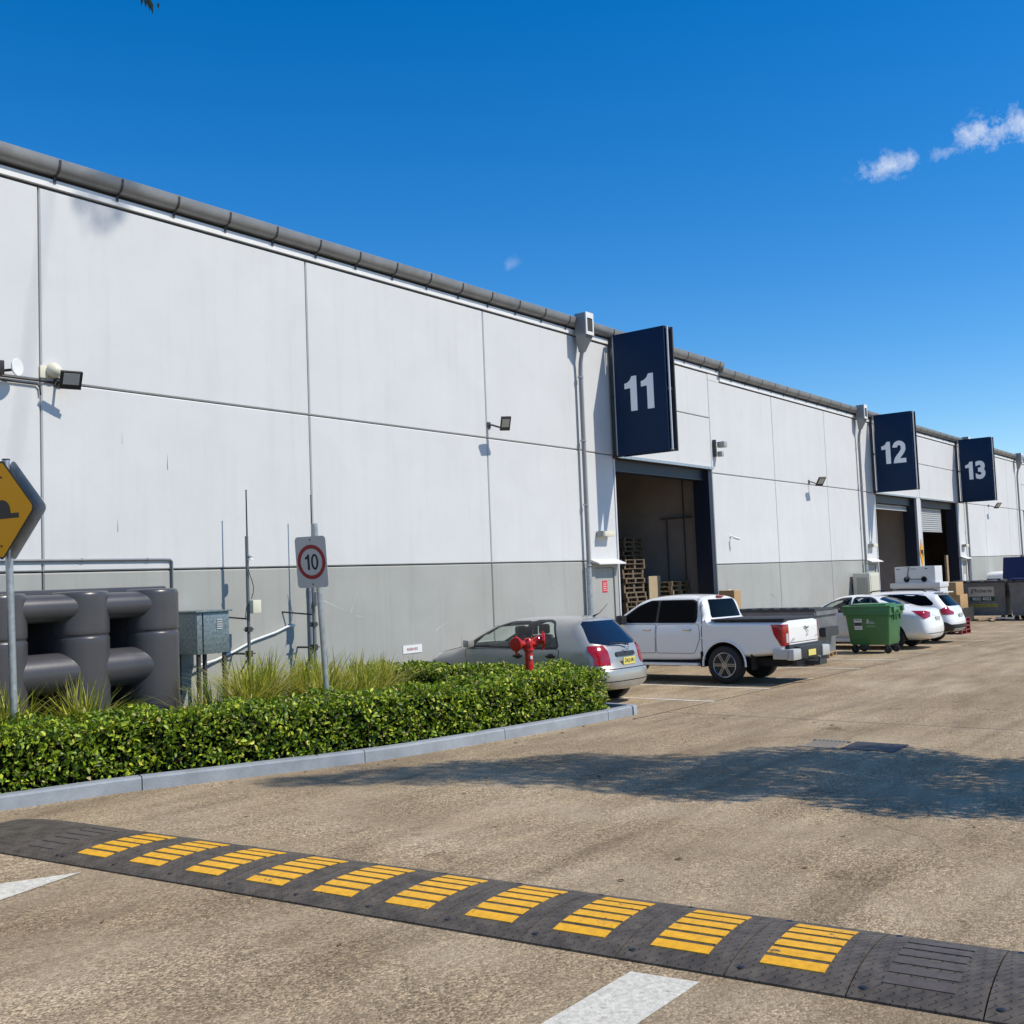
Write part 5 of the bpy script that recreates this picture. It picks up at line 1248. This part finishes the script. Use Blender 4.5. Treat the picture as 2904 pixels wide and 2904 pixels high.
build_car('parked_car','white sedan parked between the green bin and the white wagon','car',31.85,8.98,SIL_S,w_sed,4.82,WHITE,(1.05,3.83),(.325,.21),
    {'tunnel':[sf,sr],'cabin':[([(1.0,1.0),(1.2,1.17),(3.0,1.17),(3.25,1.04),(3.25,1.0)],.70),([(1.25,1.16),(1.62,1.37),(2.5,1.38),(2.85,1.25),(2.98,1.16)],.54),([(2.68,1.28),(3.12,1.01),(3.6,1.10),(3.1,1.48)],.58)],'patch':[('windscreen',[(-.62,2.84),(.62,2.84),(.70,3.50),(-.70,3.50)],'T',GLASS,.004)]}, ex_sed, tunnel=True, wx=.78, group='cars parked nose to the warehouse wall').o.scale = (1.05,1.0,1.075)

# --- white wagon
def w_wag(y,z):
    hw=.92; t_=2*y/4.82-1; w=hw*(1-.13*abs(t_)**5)*(1-.05*max(0,(.55-z)/.4)**2)
    if z>1.05: w-= .36*(z-1.05)
    return max(.2,w)
SIL_W=[(.14,.34),(.03,.42),(-.02,.56),(-.01,.74),(.05,.86),(.10,1.08),(.30,1.30),(.46,1.50),(.46,1.56),(.80,1.60),(1.6,1.63),(2.3,1.62),(2.75,1.55),(3.2,1.32),(3.55,1.13),(4.0,1.04),(4.5,.93),(4.75,.75),(4.82,.55),(4.78,.38),(4.5,.28),(.9,.28)]
def ex_wag(T,bvh,body):
    for s in ('L','R'):
        sg=-1 if s=='L' else 1
        T.part('window', patch(bvh,[(.62,1.17),(.58,1.24),(.84,1.47),(1.2,1.515),(2.5,1.515),(2.85,1.40),(3.30,1.13),(3.28,1.10)],s,.006), DGLASS, local=True)
        gap_part(T,bvh,[(1.6,.36),(2.30,.36),(2.30,1.08),(1.30,1.08),(1.4,.8)],s) or T.part('door', patch(bvh,[(1.6,.36),(2.30,.36),(2.30,1.08),(1.30,1.08),(1.4,.8)],s,.004), WHITE, local=True); gap_part(T,bvh,[(2.33,.36),(3.40,.36),(3.45,1.08),(2.33,1.08)],s) or T.part('door', patch(bvh,[(2.33,.36),(3.40,.36),(3.45,1.08),(2.33,1.08)],s,.004), WHITE, local=True)
        T.part('tail_light', patch(bvh,[(-.95,1.02),(-.84,.88),(-.44,.88),(-.40,.96),(-.58,1.02),(-.62,1.12),(-.72,1.12)],'D'+s,.010,step=.03,smooth_corner=False), TAIL, local=True)
        T.part('roof_rail', MB().tube([(sg*.60,.85,1.60),(sg*.61,1.0,1.655),(sg*.62,2.0,1.675),(sg*.60,2.5,1.64),(sg*.6,2.6,1.60)],.02,8), TRIM, local=True)
        T.part('sill_cladding', MB().box(min(sg*.80,sg*.915),max(sg*.80,sg*.915),1.45,3.45,.24,.42,.03), TRIM, local=True)
    T.part('rear_window', patch(bvh,[(-.66,1.14),(-.58,1.47),(.58,1.47),(.66,1.14)],'B',.008,step=.05), DGLASS, local=True)
    T.part('lower_bumper', patch(bvh,[(-.86,.40),(.86,.40),(.84,.58),(-.84,.58)],'B',.015), TRIM, local=True)
    for s in ('L','R'): T.part('lower_bumper', patch(bvh,[(-1.05,.36),(-1.05,.66),(-.80,.66),(-.62,.58),(-.34,.58),(-.34,.36)],'D'+s,.012,step=.04,smooth_corner=False), TRIM, local=True)
    T.part('bumper_trim', patch(bvh,[(-.55,.38),(.55,.38),(.60,.45),(-.60,.45)],'B',.03), mat('bumper_grey',(.50,.50,.49),.35,.2), local=True)
    T.part('number_plate', MB().box(-.18,.18,.0,.02,.80,.91), mat('plate_grey',(.45,.45,.42),.5), local=True, smooth=False)
    T.part('spoiler', MB().box(-.55,.55,.34,.62,1.545,1.58,.015), WHITE, local=True)
build_car('parked_car','white wagon with black lower bumper and roof rails beyond the sedan','car',34.70,9.1,SIL_W,w_wag,4.82,WHITE,(1.05,3.80),(.35,.22),
    {'patch':[]}, ex_wag, wx=.78, group='cars parked nose to the warehouse wall', spine=(.8,4.0,.8))

# --- white van seen over the skips
def w_van(y,z):
    w=.96*(1-.10*abs(2*y/5.0-1)**6)
    if z>1.1: w-= .16*(z-1.1)
    return w
SIL_V=[(.06,.4),(.0,.6),(.02,1.2),(.12,1.95),(.3,2.18),(1.0,2.26),(3.4,2.26),(3.8,2.15),(4.4,1.45),(4.6,1.25),(5.0,1.05),(5.05,.6),(5.0,.35),(.5,.3)]
def ex_van(T,bvh,body):
    for s in ('L','R'): T.part('window', patch(bvh,[(2.9,1.3),(2.9,1.85),(3.7,1.85),(4.2,1.35)],s,.005), DGLASS, local=True)
    T.part('rear_window', patch(bvh,[(-.65,1.35),(-.6,1.9),(.6,1.9),(.65,1.35)],'B',.006), DGLASS, local=True)
build_car('parked_van','white van with rounded roof mostly hidden behind the grey skips','van',62.0,13.9-2.9,SIL_V,w_van,5.0,WHITE,(1.1,4.1),(.34,.22),{'patch':[]},ex_van,wx=.82,step=.08,spine=(.8,4.2,1.0))

# ------------------------------------------------------------------ bins and skips
def green_bin():
    X0,X1,Y0,Y1 = 29.15,30.25,9.50,10.76; g = gz(29.7); t = Thing('wheelie_bin', 'green four wheeled rubbish bin with white labels beside the white sedan', 'bin', (29.7,10.1,g))
    b = MB(); zb,zt = g+.24,g+1.26; tp=.09
    def ring(z,e,r=.06):
        x0,x1,y0,y1=X0+e,X1-e,Y0+e,Y1-e; o=[]
        for cx,cy,a0 in ((x1-r,y1-r,0),(x0+r,y1-r,90),(x0+r,y0+r,180),(x1-r,y0+r,270)):
            for k in range(5): a=R(a0+22.5*k); o.append((cx+r*math.cos(a),cy+r*math.sin(a),z))
        return o
    rs=[ring(zb,tp+.03),ring(zb+.05,tp),ring(zt-.22,.02),ring(zt-.20,-.03),ring(zt-.02,-.035),ring(zt,-.03)]; n=20; vs=[p for r_ in rs for p in r_]
    b.add(vs,[(i*n+j,i*n+(j+1)%n,(i+1)*n+(j+1)%n,(i+1)*n+j) for i in range(len(rs)-1) for j in range(n)]+[tuple(range(n))[::-1],tuple((len(rs)-1)*n+j for j in range(n))])
    t.part('body', b, GREEN, ang=40)
    ld=MB(); ld.box(X0-.05,X1+.05,Y0-.05,Y1+.05,zt-.005,zt+.06,.03); ld.box(X0+.1,X1-.1,Y0+.12,Y1-.12,zt+.05,zt+.10,.03)
    l=t.part('lid', ld, GREEN, ang=40)
    for hx in (X0+.1,X1-.25): t.part('lid_hinge', MB().box(hx,hx+.15,Y0-.10,Y0-.04,zt-.12,zt+.02,.01), GREEN, parent=l)
    t.part('side_rib', MB().box(X0+.25,X0+.30,Y0-.06,Y0,zt-.34,zt-.12,.01).box(X1-.35,X1-.30,Y0-.06,Y0,zt-.34,zt-.12,.01).box(X0+.42,X0+.47,Y0-.06,Y0,zt-.34,zt-.12,.01), GREEN)
    t.part('trunnion', MB().lathe(((X0+X1)/2,Y0-.02,zt-.12),(0,-1,0),[(0,.05),(.07,.05),(.07,0)],14).lathe(((X0+X1)/2,Y1+.02,zt-.12),(0,1,0),[(0,.05),(.07,.05),(.07,0)],14), GREEN)
    for x in (X0+.2,X1-.2):
        for y in (Y0+.16,Y1-.2):
            c=MB(); c.lathe((x-.025,y,gz(x)+.095),(1,0,0),[(0,.06),(0,.095),(.05,.095),(.05,.06)],20); w=t.part('caster', c, TYRE); t.part('fork', MB().box(x-.045,x-.03,y-.03,y+.03,gz(x)+.08,zb+.02).box(x+.03,x+.045,y-.03,y+.03,gz(x)+.08,zb+.02).box(x-.05,x+.05,y-.05,y+.05,zb-.03,zb), STEELD, parent=w)
    t.part('brake_wheel', MB().lathe((X0+.12,Y0+.78,zb-.0),(1,0,0),[(0,.13),(.03,.13),(.03,0)],20), STEELD)
    # labels on the long face towards the camera (slightly sloping side)
    def lab(y0,y1,z0,z1,m,name,e=0.0):
        f=lambda z: X0+tp+(.02-tp)*(z-g-.29)/(zt-.22-g-.29)-.004-e
        return t.part(name, MB().add([(f(z0),y0,z0),(f(z0),y1,z0),(f(z1),y1,z1),(f(z1),y0,z1)],[(0,1,2,3)]), m, smooth=False)
    lab(10.28,10.50,g+.66,g+.96,WHITEP,'sticker'); lab(10.285,10.495,g+.765,g+.86,CHAR,'sticker_band',.002)
    xx=X0+.02
    t.part('sticker_text', text_mb('TRADE',(xx+.012-.012,10.39,g+.925),(0,-1,0),(0,0,1),w=.17,h=.04,bold=.02,depth=.004), INK, smooth=False)
    t.part('sticker_text', text_mb('WASTE ONLY',(xx+.02-.012,10.39,g+.71),(0,-1,0),(0,0,1),w=.18,h=.03,bold=.01,depth=.004), INK, smooth=False)
    t.part('logo', text_mb("JJ",(xx-.006,10.12,g+.90),(0,-1,0),(0,0,1),w=.07,h=.10,bold=.02,depth=.004), WHITEP, smooth=False)
    t.part('logo', text_mb("Richards",(xx-.006,10.0,g+.875),(0,-1,0),(0,0,1),w=.12,h=.04,bold=.0,depth=.004), WHITEP, smooth=False)
    lab(9.93,10.17,g+.83,g+.838,WHITEP,'logo_line'); lab(9.93,10.17,g+.755,g+.763,WHITEP,'logo_line')
green_bin()

def skip(X0,X1,Y0,Y1,zb,zt,label,lid='flat',labels=False,mt=SKIPG):
    g=gz((X0+X1)/2); t=Thing('front_lift_skip',label,'skip',((X0+X1)/2,(Y0+Y1)/2,g),'steel rubbish skips'); b=MB(); e=.06
    b.add([(X0+.15,Y0+e,zb),(X1-.05,Y0+e,zb),(X1-.05,Y1-e,zb),(X0+.15,Y1-e,zb),(X0,Y0,zt),(X1,Y0,zt),(X1,Y1,zt),(X0,Y1,zt)],[(3,2,1,0),(4,5,6,7),(0,1,5,4),(1,2,6,5),(2,3,7,6),(3,0,4,7)])
    b.box(X0-.04,X0+.02,Y0-.02,Y1+.02,zt-.10,zt); b.box(X1-.02,X1+.04,Y0-.02,Y1+.02,zt-.10,zt); b.box(X0+.02,X1-.02,Y0-.04,Y0+.0,zt-.10,zt); b.box(X0+.02,X1-.02,Y1-.0,Y1+.04,zt-.10,zt)
    t.part('body', b, mt, smooth=False)
    for y in (Y0-.14,Y1): t.part('lifting_pocket', MB().box(X0+.3,X1-.3,y,y+.14,zt-.62,zt-.40), STEELD, smooth=False)
    if lid=='slope': t.part('skid', MB().box(X0+.3,X1-.3,Y0+.2,Y0+.3,g,zb), STEELD, smooth=False); t.part('skid', MB().box(X0+.3,X1-.3,Y1-.3,Y1-.2,g,zb), STEELD, smooth=False)
    for x in ((X0+.25,X1-.2) if lid!='slope' else ()):
        for y in (Y0+.2,Y1-.2): t.part('caster', MB().lathe((x-.04,y,gz(x)+.11),(1,0,0),[(0,.05),(0,.11),(.08,.11),(.08,.05)],16).box(x-.06,x+.06,y-.06,y+.06,gz(x)+.12,zb), BLACK)
    if lid=='lump':
        l=MB(); n=16
        for i in range(n):
            y0=Y0-.03+(Y1-Y0+.06)*i/n; y1=Y0-.03+(Y1-Y0+.06)*(i+1)/n; h=.03*(i%2)+.02*math.sin(i*1.7); l.box(X0-.08,X1+.03,y0,y1,zt+.002,zt+.07+h,.015)
        t.part('lid', l, CHAR)
    if lid=='slope':
        l=MB(); n=14
        for i in range(n):
            y0=Y0-.04+(Y1-Y0+.08)*i/n; y1=Y0-.04+(Y1-Y0+.08)*(i+1)/n; h=.025*(i%2); l.add([(X0-.06,y0,zt+.0),(X0-.06,y1,zt+.0),(X1,y1,zt+.02),(X1,y0,zt+.02),(X0-.06,y0,zt+.07+h),(X0-.06,y1,zt+.07+h),(X1,y1,zt+.03+h),(X1,y0,zt+.03+h)],[(3,2,1,0),(4,5,6,7),(0,1,5,4),(1,2,6,5),(2,3,7,6),(3,0,4,7)])
        t.part('lid', l, CHAR)
    if labels:
        x=X0-.002+.02; sl=.15/(zt-zb); f=lambda z: X0+(zt-z)*sl
        def lb(y0,y1,z0,z1,m,nm,e): t.part(nm, MB().add([(f(z0)-e,y0,z0),(f(z0)-e,y1,z0),(f(z1)-e,y1,z1),(f(z1)-e,y0,z1)],[(0,1,2,3)]), m, smooth=False)
        cy=(Y0+Y1)/2-.12
        lb(cy-.55,cy+.55,.38,.82,mat('label_faded',(.52,.49,.43),.7),'label_plate',.004); lb(cy-.55,cy+.50,.16,.375,GLAB,'label_plate',.005); lb(cy-.66,cy+.52,-.10,.03,YLAB,'label_plate',.005)
        up=Vector((-sl,0,1)).normalized()
        for s,c,z,w,h,m in (("JJ'Richards",cy-.0,.62,.92,.22,CHAR),('9832 4022',cy-.0,.27,.82,.14,WHITEP),('CARDBOARD ONLY',cy-.07,-.035,1.10,.085,GLAB)):
            t.part('lettering', text_mb(s,(f(z)-.008,c,z),(0,-1,0),up,w=w,h=h,bold=.015,depth=.002), m, smooth=False)
    return t
skip(24.55,26.0,9.78,11.75,-.05,.97,'grey steel skip with ribbed charcoal lid behind the white ute','slope')
skip(51.5,53.2,11.56,13.86,-.50,1.0,'grey steel skip with cardboard only label near the wall','lump',True)
s2=skip(51.3,53.0,8.9,11.35,-.50,.98,'grey steel skip at the right edge with a raised blue lid','lump')
lid=MB(); lid.obox((53.15,10.6,1.62),(0,1,0),(.35,0,.94),(.94,0,-.35),1.35,.52,.03); lid.obox((52.2,10.3,1.13),(0,1,0),(1,0,.02),(0,0,1),1.1,.85,.03)
s2.part('raised_lid', lid, BLUEL, smooth=False)

# ------------------------------------------------------------------ pallets, cartons, junk
def pallet_mesh(L=1.17,W=1.17,m=WOOD):
    b=MB()
    for i in range(7): y=-W/2+.05+i*(W-.1)/6; b.box(-L/2,L/2,y-.05,y+.05,.118,.138)
    for i in range(3): y=-W/2+.05+i*(W-.1)/2; b.box(-L/2,L/2,y-.05,y+.05,0,.02)
    for i in range(3):
        x=-L/2+.05+i*(L-.1)/2; b.box(x-.045,x+.045,-W/2,W/2,.095,.118)
        for j in range(3): y=-W/2+.06+j*(W-.12)/2; b.box(x-.045,x+.045,y-.06,y+.06,.02,.095)
    return mesh_from(b,'pallet',m,False)
PD=pallet_mesh(m=mat('shaded_pallet_wood',(.17,.125,.08),.85,noise=(12,.35))); PM=pallet_mesh(); PR=pallet_mesh(m=REDPAL)  # first mesh: pallet wood darkened to carry the shade inside the door
def stack(x,y,n,rz,lab,grp,me=PM,z0=None,jit=.03):
    z = gz(x) if z0 is None else z0
    for i in range(n):
        o=link('pallet',me); o.location=(x+random.uniform(-jit,jit),y+random.uniform(-jit,jit),z+i*.1385); o.rotation_euler=(0,0,rz+random.uniform(-.03,.03))
        j = n-i; ORD = ['','top','second','third','fourth','fifth','sixth','seventh','eighth','ninth','tenth','eleventh','twelfth','thirteenth','fourteenth','fifteenth','sixteenth','seventeenth','eighteenth','nineteenth','twentieth','twenty-first','twenty-second','twenty-third','twenty-fourth','twenty-fifth']
        tag(o, 'top '+lab if j==1 else ORD[j]+' from the top, '+lab, 'pallet', grp)
zi=gz(20)-.02
zf=gz(20.9)-.02
stack(28.45,17.6,25,0,'shaded pallet in the tallest stack inside door 11','tall pallet stack inside the door',PD,z0=zf)
stack(29.05,16.35,15,0,'pale pallet in the lower stack inside door 11','lower pallet stack inside the door',z0=zf)
stack(27.0,16.75,20,0,'shaded pallet in the stack nearest the left jamb of door 11','pallet stack by the left jamb',PD,z0=zf,jit=.06)
single('timber_board', MB().obox((28.2,16.2,.80),(.35,.0,.0),(0,1,0),(0,0,1),1.0,.02,1.15), PLY, 'pale plywood board standing between the pallet stacks in door 11', 'board', smooth=False)
single('storage_rack', MB().box(26.2,26.28,18.4,18.48,zf,5.0).box(29.4,29.48,18.4,18.48,zf,5.0).box(26.2,29.48,18.4,18.48,3.3,3.42), STEELD, 'dark storage rack inside roller door 11', 'rack', smooth=False)
single('carton', MB().box(28.0,28.8,18.3,19.0,3.43,4.1,.01), mat('dark_carton',(.20,.15,.12),.8), 'brown carton on the racking behind the tall pallet stack', 'carton', smooth=False)
# bundle of cartons against the wall over the ute roof
single('carton', MB().box(28.95,29.40,13.95,14.45,gz(31),1.44,.02), CARD, 'cardboard carton standing at the right jamb of roller door 11', 'carton', smooth=False)
single('white_drum', MB().lathe((29.62,14.42,gz(30)),(0,0,1),[(0,.055),(1.85,.055),(1.86,.04),(1.87,0)],12), WHITEP, 'thin white roll standing at the right edge of roller door 11', 'roll')
single('timber_crate', MB().box(24.4,27.2,12.3,13.4,gz(25),.72).box(24.3,27.3,12.25,13.45,.72,.78), WOOD, 'low wooden crate standing behind the ribbed skip', 'crate', smooth=False)
# low pallets by the ute and the bin
for x,y,rz,lb in ((27.7,11.2,.2,'wooden pallet flat on the ground between the ute and green bin'),):
    o=link('pallet',PM); o.location=(x,y,gz(x)); o.rotation_euler=(0,SL,rz); tag(o,lb,'pallet')
    o=link('pallet',PM); o.location=(x-1.3,y+.5,gz(x)); o.rotation_euler=(0,SL,rz+.5); tag(o,'weathered pallet on the ground beneath the ribbed skip end','pallet')
stack(39.9,10.9,4,0,'red pallet in the stack right of the white wagon','red pallet stack by the wagon',PR)
# cream meter cabinet
t=Thing('meter_cabinet','cream meter cabinet standing by the downpipe left of roller door 12','cabinet',(40.9,14.2,gz(41)))
t.part('body', MB().box(40.45,41.55,13.85,14.5,gz(41),1.72,.02), mat('cabinet_cream',(.62,.60,.50),.5)); t.part('door', MB().box(40.55,41.45,13.835,13.849,gz(41)+.2,1.62), mat('cabinet_cream',(.62,.60,.50),.5), smooth=False)
t.part('side_label', MB().box(40.435,40.449,13.95,14.35,.2,1.55), mat('cabinet_side',(.40,.39,.32),.6), smooth=False)
# scooter cartons stacked behind the wagon
gx=gz(40.4)
def carton(x0,x1,y0,y1,z0,z1,m,lab,name='carton',grp=None): return single(name, MB().box(x0,x1,y0,y1,z0,z1,.008), m, lab,'carton',((x0+x1)/2,(y0+y1)/2,z0),grp)
WCART=mat('white_carton',(.62,.62,.61),.6)
single('timber_pallet', MB().box(39.9,41.0,11.1,12.9,gx+.10,gx+.14).box(39.9,41.0,11.1,11.25,gx,gx+.10).box(39.9,41.0,11.92,12.07,gx,gx+.10).box(39.9,41.0,12.75,12.9,gx,gx+.10), WOOD, 'wooden pallet under the white scooter cartons', 'pallet', smooth=False)
carton(39.95,40.95,11.15,12.85,gx+.142,gx+.78,WCART,'lowest white carton under the scooter box, hidden by the wagon')
carton(39.95,40.95,11.15,12.85,gx+.782,1.12,WCART,'white carton third from the bottom of the scooter stack')
carton(39.85,41.0,11.12,12.90,1.122,1.30,WCART,'flat white carton directly under the scooter box')
t=Thing('scooter_carton','large white carton printed with an electric scooter on top of the stack','carton',(40.4,12,1.302))
t.part('box', MB().box(39.98,40.9,11.30,12.74,1.302,1.90,.01), WCART)
X=39.975; pic=MB(); cz=1.302
def yy(u): return 12.74-u*1.30   # u 0..1 left to right in the picture
pic.tube([(X,yy(.40),cz+.585),(X,yy(.385),cz+.50),(X,yy(.33),cz+.20),(X,yy(.32),cz+.13)],.024,6); pic.tube([(X,yy(.35),cz+.27),(X,yy(.43),cz+.13),(X,yy(.72),cz+.13)],.024,6)
pic.tube([(X,yy(.30),cz+.585),(X,yy(.44),cz+.575)],.008,5)
t.part('printed_scooter', pic, mat('print_grey',(.22,.22,.23),.6))
wl=MB()
for u in (.32,.80): wl.lathe((X,yy(u),cz+.125),(-1,0,0),[(-.004,.105),(.006,.105),(.006,.05),(-.004,.05)],22)
t.part('printed_wheel', wl, INK)
t.part('printed_strip', MB().box(X-.002,X+.004,yy(.15),yy(.05),cz+.50,cz+.52).box(X-.002,X+.004,yy(.60),yy(.45),cz+.50,cz+.515).box(X-.002,X+.004,yy(.9),yy(.85),cz+.49,cz+.53), INK, smooth=False)
# brown cartons beside the labelled skip
carton(49.2,50.4,13.05,13.75,.55,1.10,CARD,'upper brown carton stacked left of the labelled skip')
carton(49.25,50.5,12.92,13.74,-.06,.548,CARD,'lower brown carton stacked left of the labelled skip')
single('plinth', MB().box(49.0,50.9,12.8,13.9,gz(50),-.062), STEELD, 'dark plinth under the brown cartons', 'plinth', smooth=False)
single('timber_plank', MB().box(55.0,55.3,14.95,15.05,gz(55),2.35), WOOD, 'upright timber plank inside the far roller door', 'plank', smooth=False)
for i,(x,y,a,l) in enumerate(((50.3,11.9,.3,1.2),(50.5,12.3,-.4,.9),(50.9,11.5,1.2,.8))):
    single('timber_offcut', MB().obox((x,y,gz(x)+.05+.04*i),(math.cos(a),math.sin(a),0),(-math.sin(a),math.cos(a),0),(0,0,1),l/2,.08,.035), (PLY,WOOD,WHITEP)[i], ('pale','brown','white')[i]+' timber offcut lying on the ground before the labelled skip','offcut',smooth=False)
# fallen leaves and twigs on the slab
lf=MB().add([(0,0,.003),(.03,.016,.012),(.07,0,.006),(.03,-.016,.012)],[(0,1,2),(0,2,3)]); lme=mesh_from(lf,'fallen_leaf',LITTER,False)
for i in range(44):
    if i >= 26: q_=random.choice(kpath); x=q_.x+random.uniform(-.3,.3); y=q_.y-random.uniform(.06,.45)
    elif i < 14: x=random.uniform(6.2,10.5); y=random.uniform(1.8,8.5)
    elif i < 20: x=random.uniform(2.6,4.6); y=random.uniform(2.5,7.5)
    else: x=random.uniform(13,18); y=random.uniform(4,8.5)
    o=link('fallen_leaf',lme); o.location=(x,y,gz(x)+.002); o.rotation_euler=(0,0,random.uniform(0,6.28)); s=random.uniform(.6,1.2); o.scale=(s,s,s); tag(o,'small dry brown leaf lying on the concrete yard','leaf','dry leaves scattered on the yard')

# ------------------------------------------------------------------ trees (outside the frame; one droops a twig into it)
def tree(name,label,base,pts,clumps,gum=True,lsize=(.10,.16),dens=1.0,droop=1.2,r0=.22):
    t=Thing(name,label,'tree',base); tr=MB(); B=Vector(base)
    for path,ra,rb in pts: tr.tube([Vector(p) for p in path],[ra+(rb-ra)*i/(len(path)-1) for i in range(len(path))],10)
    t.part('trunk', tr, BARK)
    P=[];
    for (c,r,k) in clumps:
        k=int(k*dens); q=rng.normal(size=(k,3)); q/=np.linalg.norm(q,axis=1)[:,None]; q*=rng.uniform(.15,1,(k,1))**.5; P.append(np.array(c)+q*np.array(r))
    P=np.concatenate(P); k=len(P); nr=rng.normal(size=(k,3)); nr[:,2]*=.5; nr/=np.linalg.norm(nr,axis=1)[:,None]; ln=rng.uniform(lsize[0],lsize[1],k)
    me=leaves_mesh('crown',P-np.array(base),nr,ln,ln*.30,pal(k,[(.04,.075,.02),(.06,.10,.03),(.03,.05,.015)],[.5,.3,.2]),GUM,fold=.1,droop=droop); t.part('crown',me,None)
    return t
SH = -SUNV/ SUNV.z
def up_from_shadow(x,y,z):   # where must a clump at height z be to shade ground point (x,y)
    k=(z-gz(x)); return (x-SH.x*k, y-SH.y*k, z)
cl=[]
shade=[(11.2,3.0,1.9,1.6),(11.3,1.2,1.9,1.6),(11.0,4.6,1.7,1.3),(10.9,-.8,1.9,2.0),(10.3,6.0,1.6,1.1),(10.0,7.2,1.4,.9),(9.3,8.1,1.1,.7),(8.6,8.8,.8,.45),(12.2,4.2,1.2,1.0),(12.3,2.2,1.2,1.0),(10.0,3.3,.9,1.0),(10.2,1.6,.9,1.0),(9.6,5.2,.7,.8),(11.8,5.4,1.0,.6),(8.0,9.3,.5,.3),(11.5,-2.6,2,1.5)]
for i,(x,y,rx,ry) in enumerate(shade):
    z=max(3.8,(y-.2*x+ry)/.898+1.1)+.35*math.sin(i*2.1)+.35
    c=up_from_shadow(x,y,z); cl.append((c,(rx*.85,ry*.95,.45),int(2300*rx*ry)))
bx,by=16.5,-12.0
wl=(9.0,14.6,8.05); wc=Vector(wl)+SUNV*(12.5/(-SUNV.y))
cl.append(((wc.x,wc.y,wc.z),(.42,.20,.36),130)); cl.append(((wc.x+.35,wc.y,wc.z+.15),(.16,.1,.3),22)); cl.append(((wc.x-.30,wc.y,wc.z+.05),(.18,.1,.25),22))
br=[([(bx,by,gz(bx)-.2),(bx+.1,by+.2,2.5),(bx-.1,by+.5,5.0),(bx,by+.4,9),(16.4,-11.2,13)],.26,.10),([(16.4,-11.2,13),(16.5,-9,19),(15.5,-5,26),(14.6,-.5,27.5),(wc.x,wc.y,24.6),(wc.x,wc.y,wc.z+.2)],.022,.008)]
for c,r,k in cl[:-3]: zb_=5.0 if c[2]<7 else 9.0; br.append(([(bx-.05,by+.45,zb_),((bx+c[0])/2,(by+c[1])/2-.4,(zb_+c[2])/2+1.2),(c[0],c[1],c[2]-.1)],.03 if c[2]>10 else .05,.007))
tree('gum_tree','gum tree outside the view on the right whose crown shades the yard',(bx,by,gz(bx)),br,cl)
tw=ray(413,6)*5.2+Vector((0,0,H)); t=Thing('gum_tree','gum tree beside the camera with one leafy twig hanging at the top left','tree',(-1.2,8.0,gz(0)))
trk=MB(); trk.tube([(-1.2,8.0,-.2),(-1.0,7.8,3),(-.6,7.2,5.5)],[.2,.17,.12],12); trk.tube([(-.6,7.2,5.5),(1.0,6.0,6.6),(2.2,5.2,6.3),(tw.x-.02,tw.y+.02,tw.z+.45),(tw.x,tw.y,tw.z+.02)],[.10,.05,.02,.006,.003],8)
t.part('trunk',trk,BARK)
V=[];Fc=[]
for dx,dz,L,w,an in ((-.015,.03,.05,.008,-.15),(.012,.03,.075,.010,.10),(.02,.02,.085,.011,.20),(.0,.03,.06,.010,.02),(.06,.0,.035,.007,.1),(-.01,.06,.05,.01,-.3),(.03,.06,.05,.01,.3)):
    c=tw+r1*dx+u1*dz; d=-u1*math.cos(an)+r1*math.sin(an); sd=r1*math.cos(an)+u1*math.sin(an); b0=len(V); dd=Vector((F.x,F.y,0))*.004
    V+= [c,c+d*L*.4+sd*w,c+d*L,c+d*L*.4-sd*w+dd]; Fc.append((b0,b0+1,b0+2,b0+3))
m_=MB().add(V,Fc); me=mesh_from(m_,'hanging_leaves',mat('dark_leaf',(.03,.045,.012),.5),False,off=(-1.2,8.0,gz(0))); t.part('hanging_leaves',me,None)
k=6000; q=rng.normal(size=(k,3)); q/=np.linalg.norm(q,axis=1)[:,None]; q*=rng.uniform(.2,1,(k,1))**.5; pos=q*np.array([2.2,2.2,1.5])+np.array([-.4,-.6,7.6]); nr=rng.normal(size=(k,3)); nr/=np.linalg.norm(nr,axis=1)[:,None]; ln=rng.uniform(.09,.15,k)
t.part('crown',leaves_mesh('crown',pos,nr,ln,ln*.3,pal(k,[(.04,.075,.02),(.06,.10,.03)],[.6,.4]),GUM,fold=.1,droop=1.2),None)
SC.cycles.max_bounces=8; SC.cycles.transparent_max_bounces=12
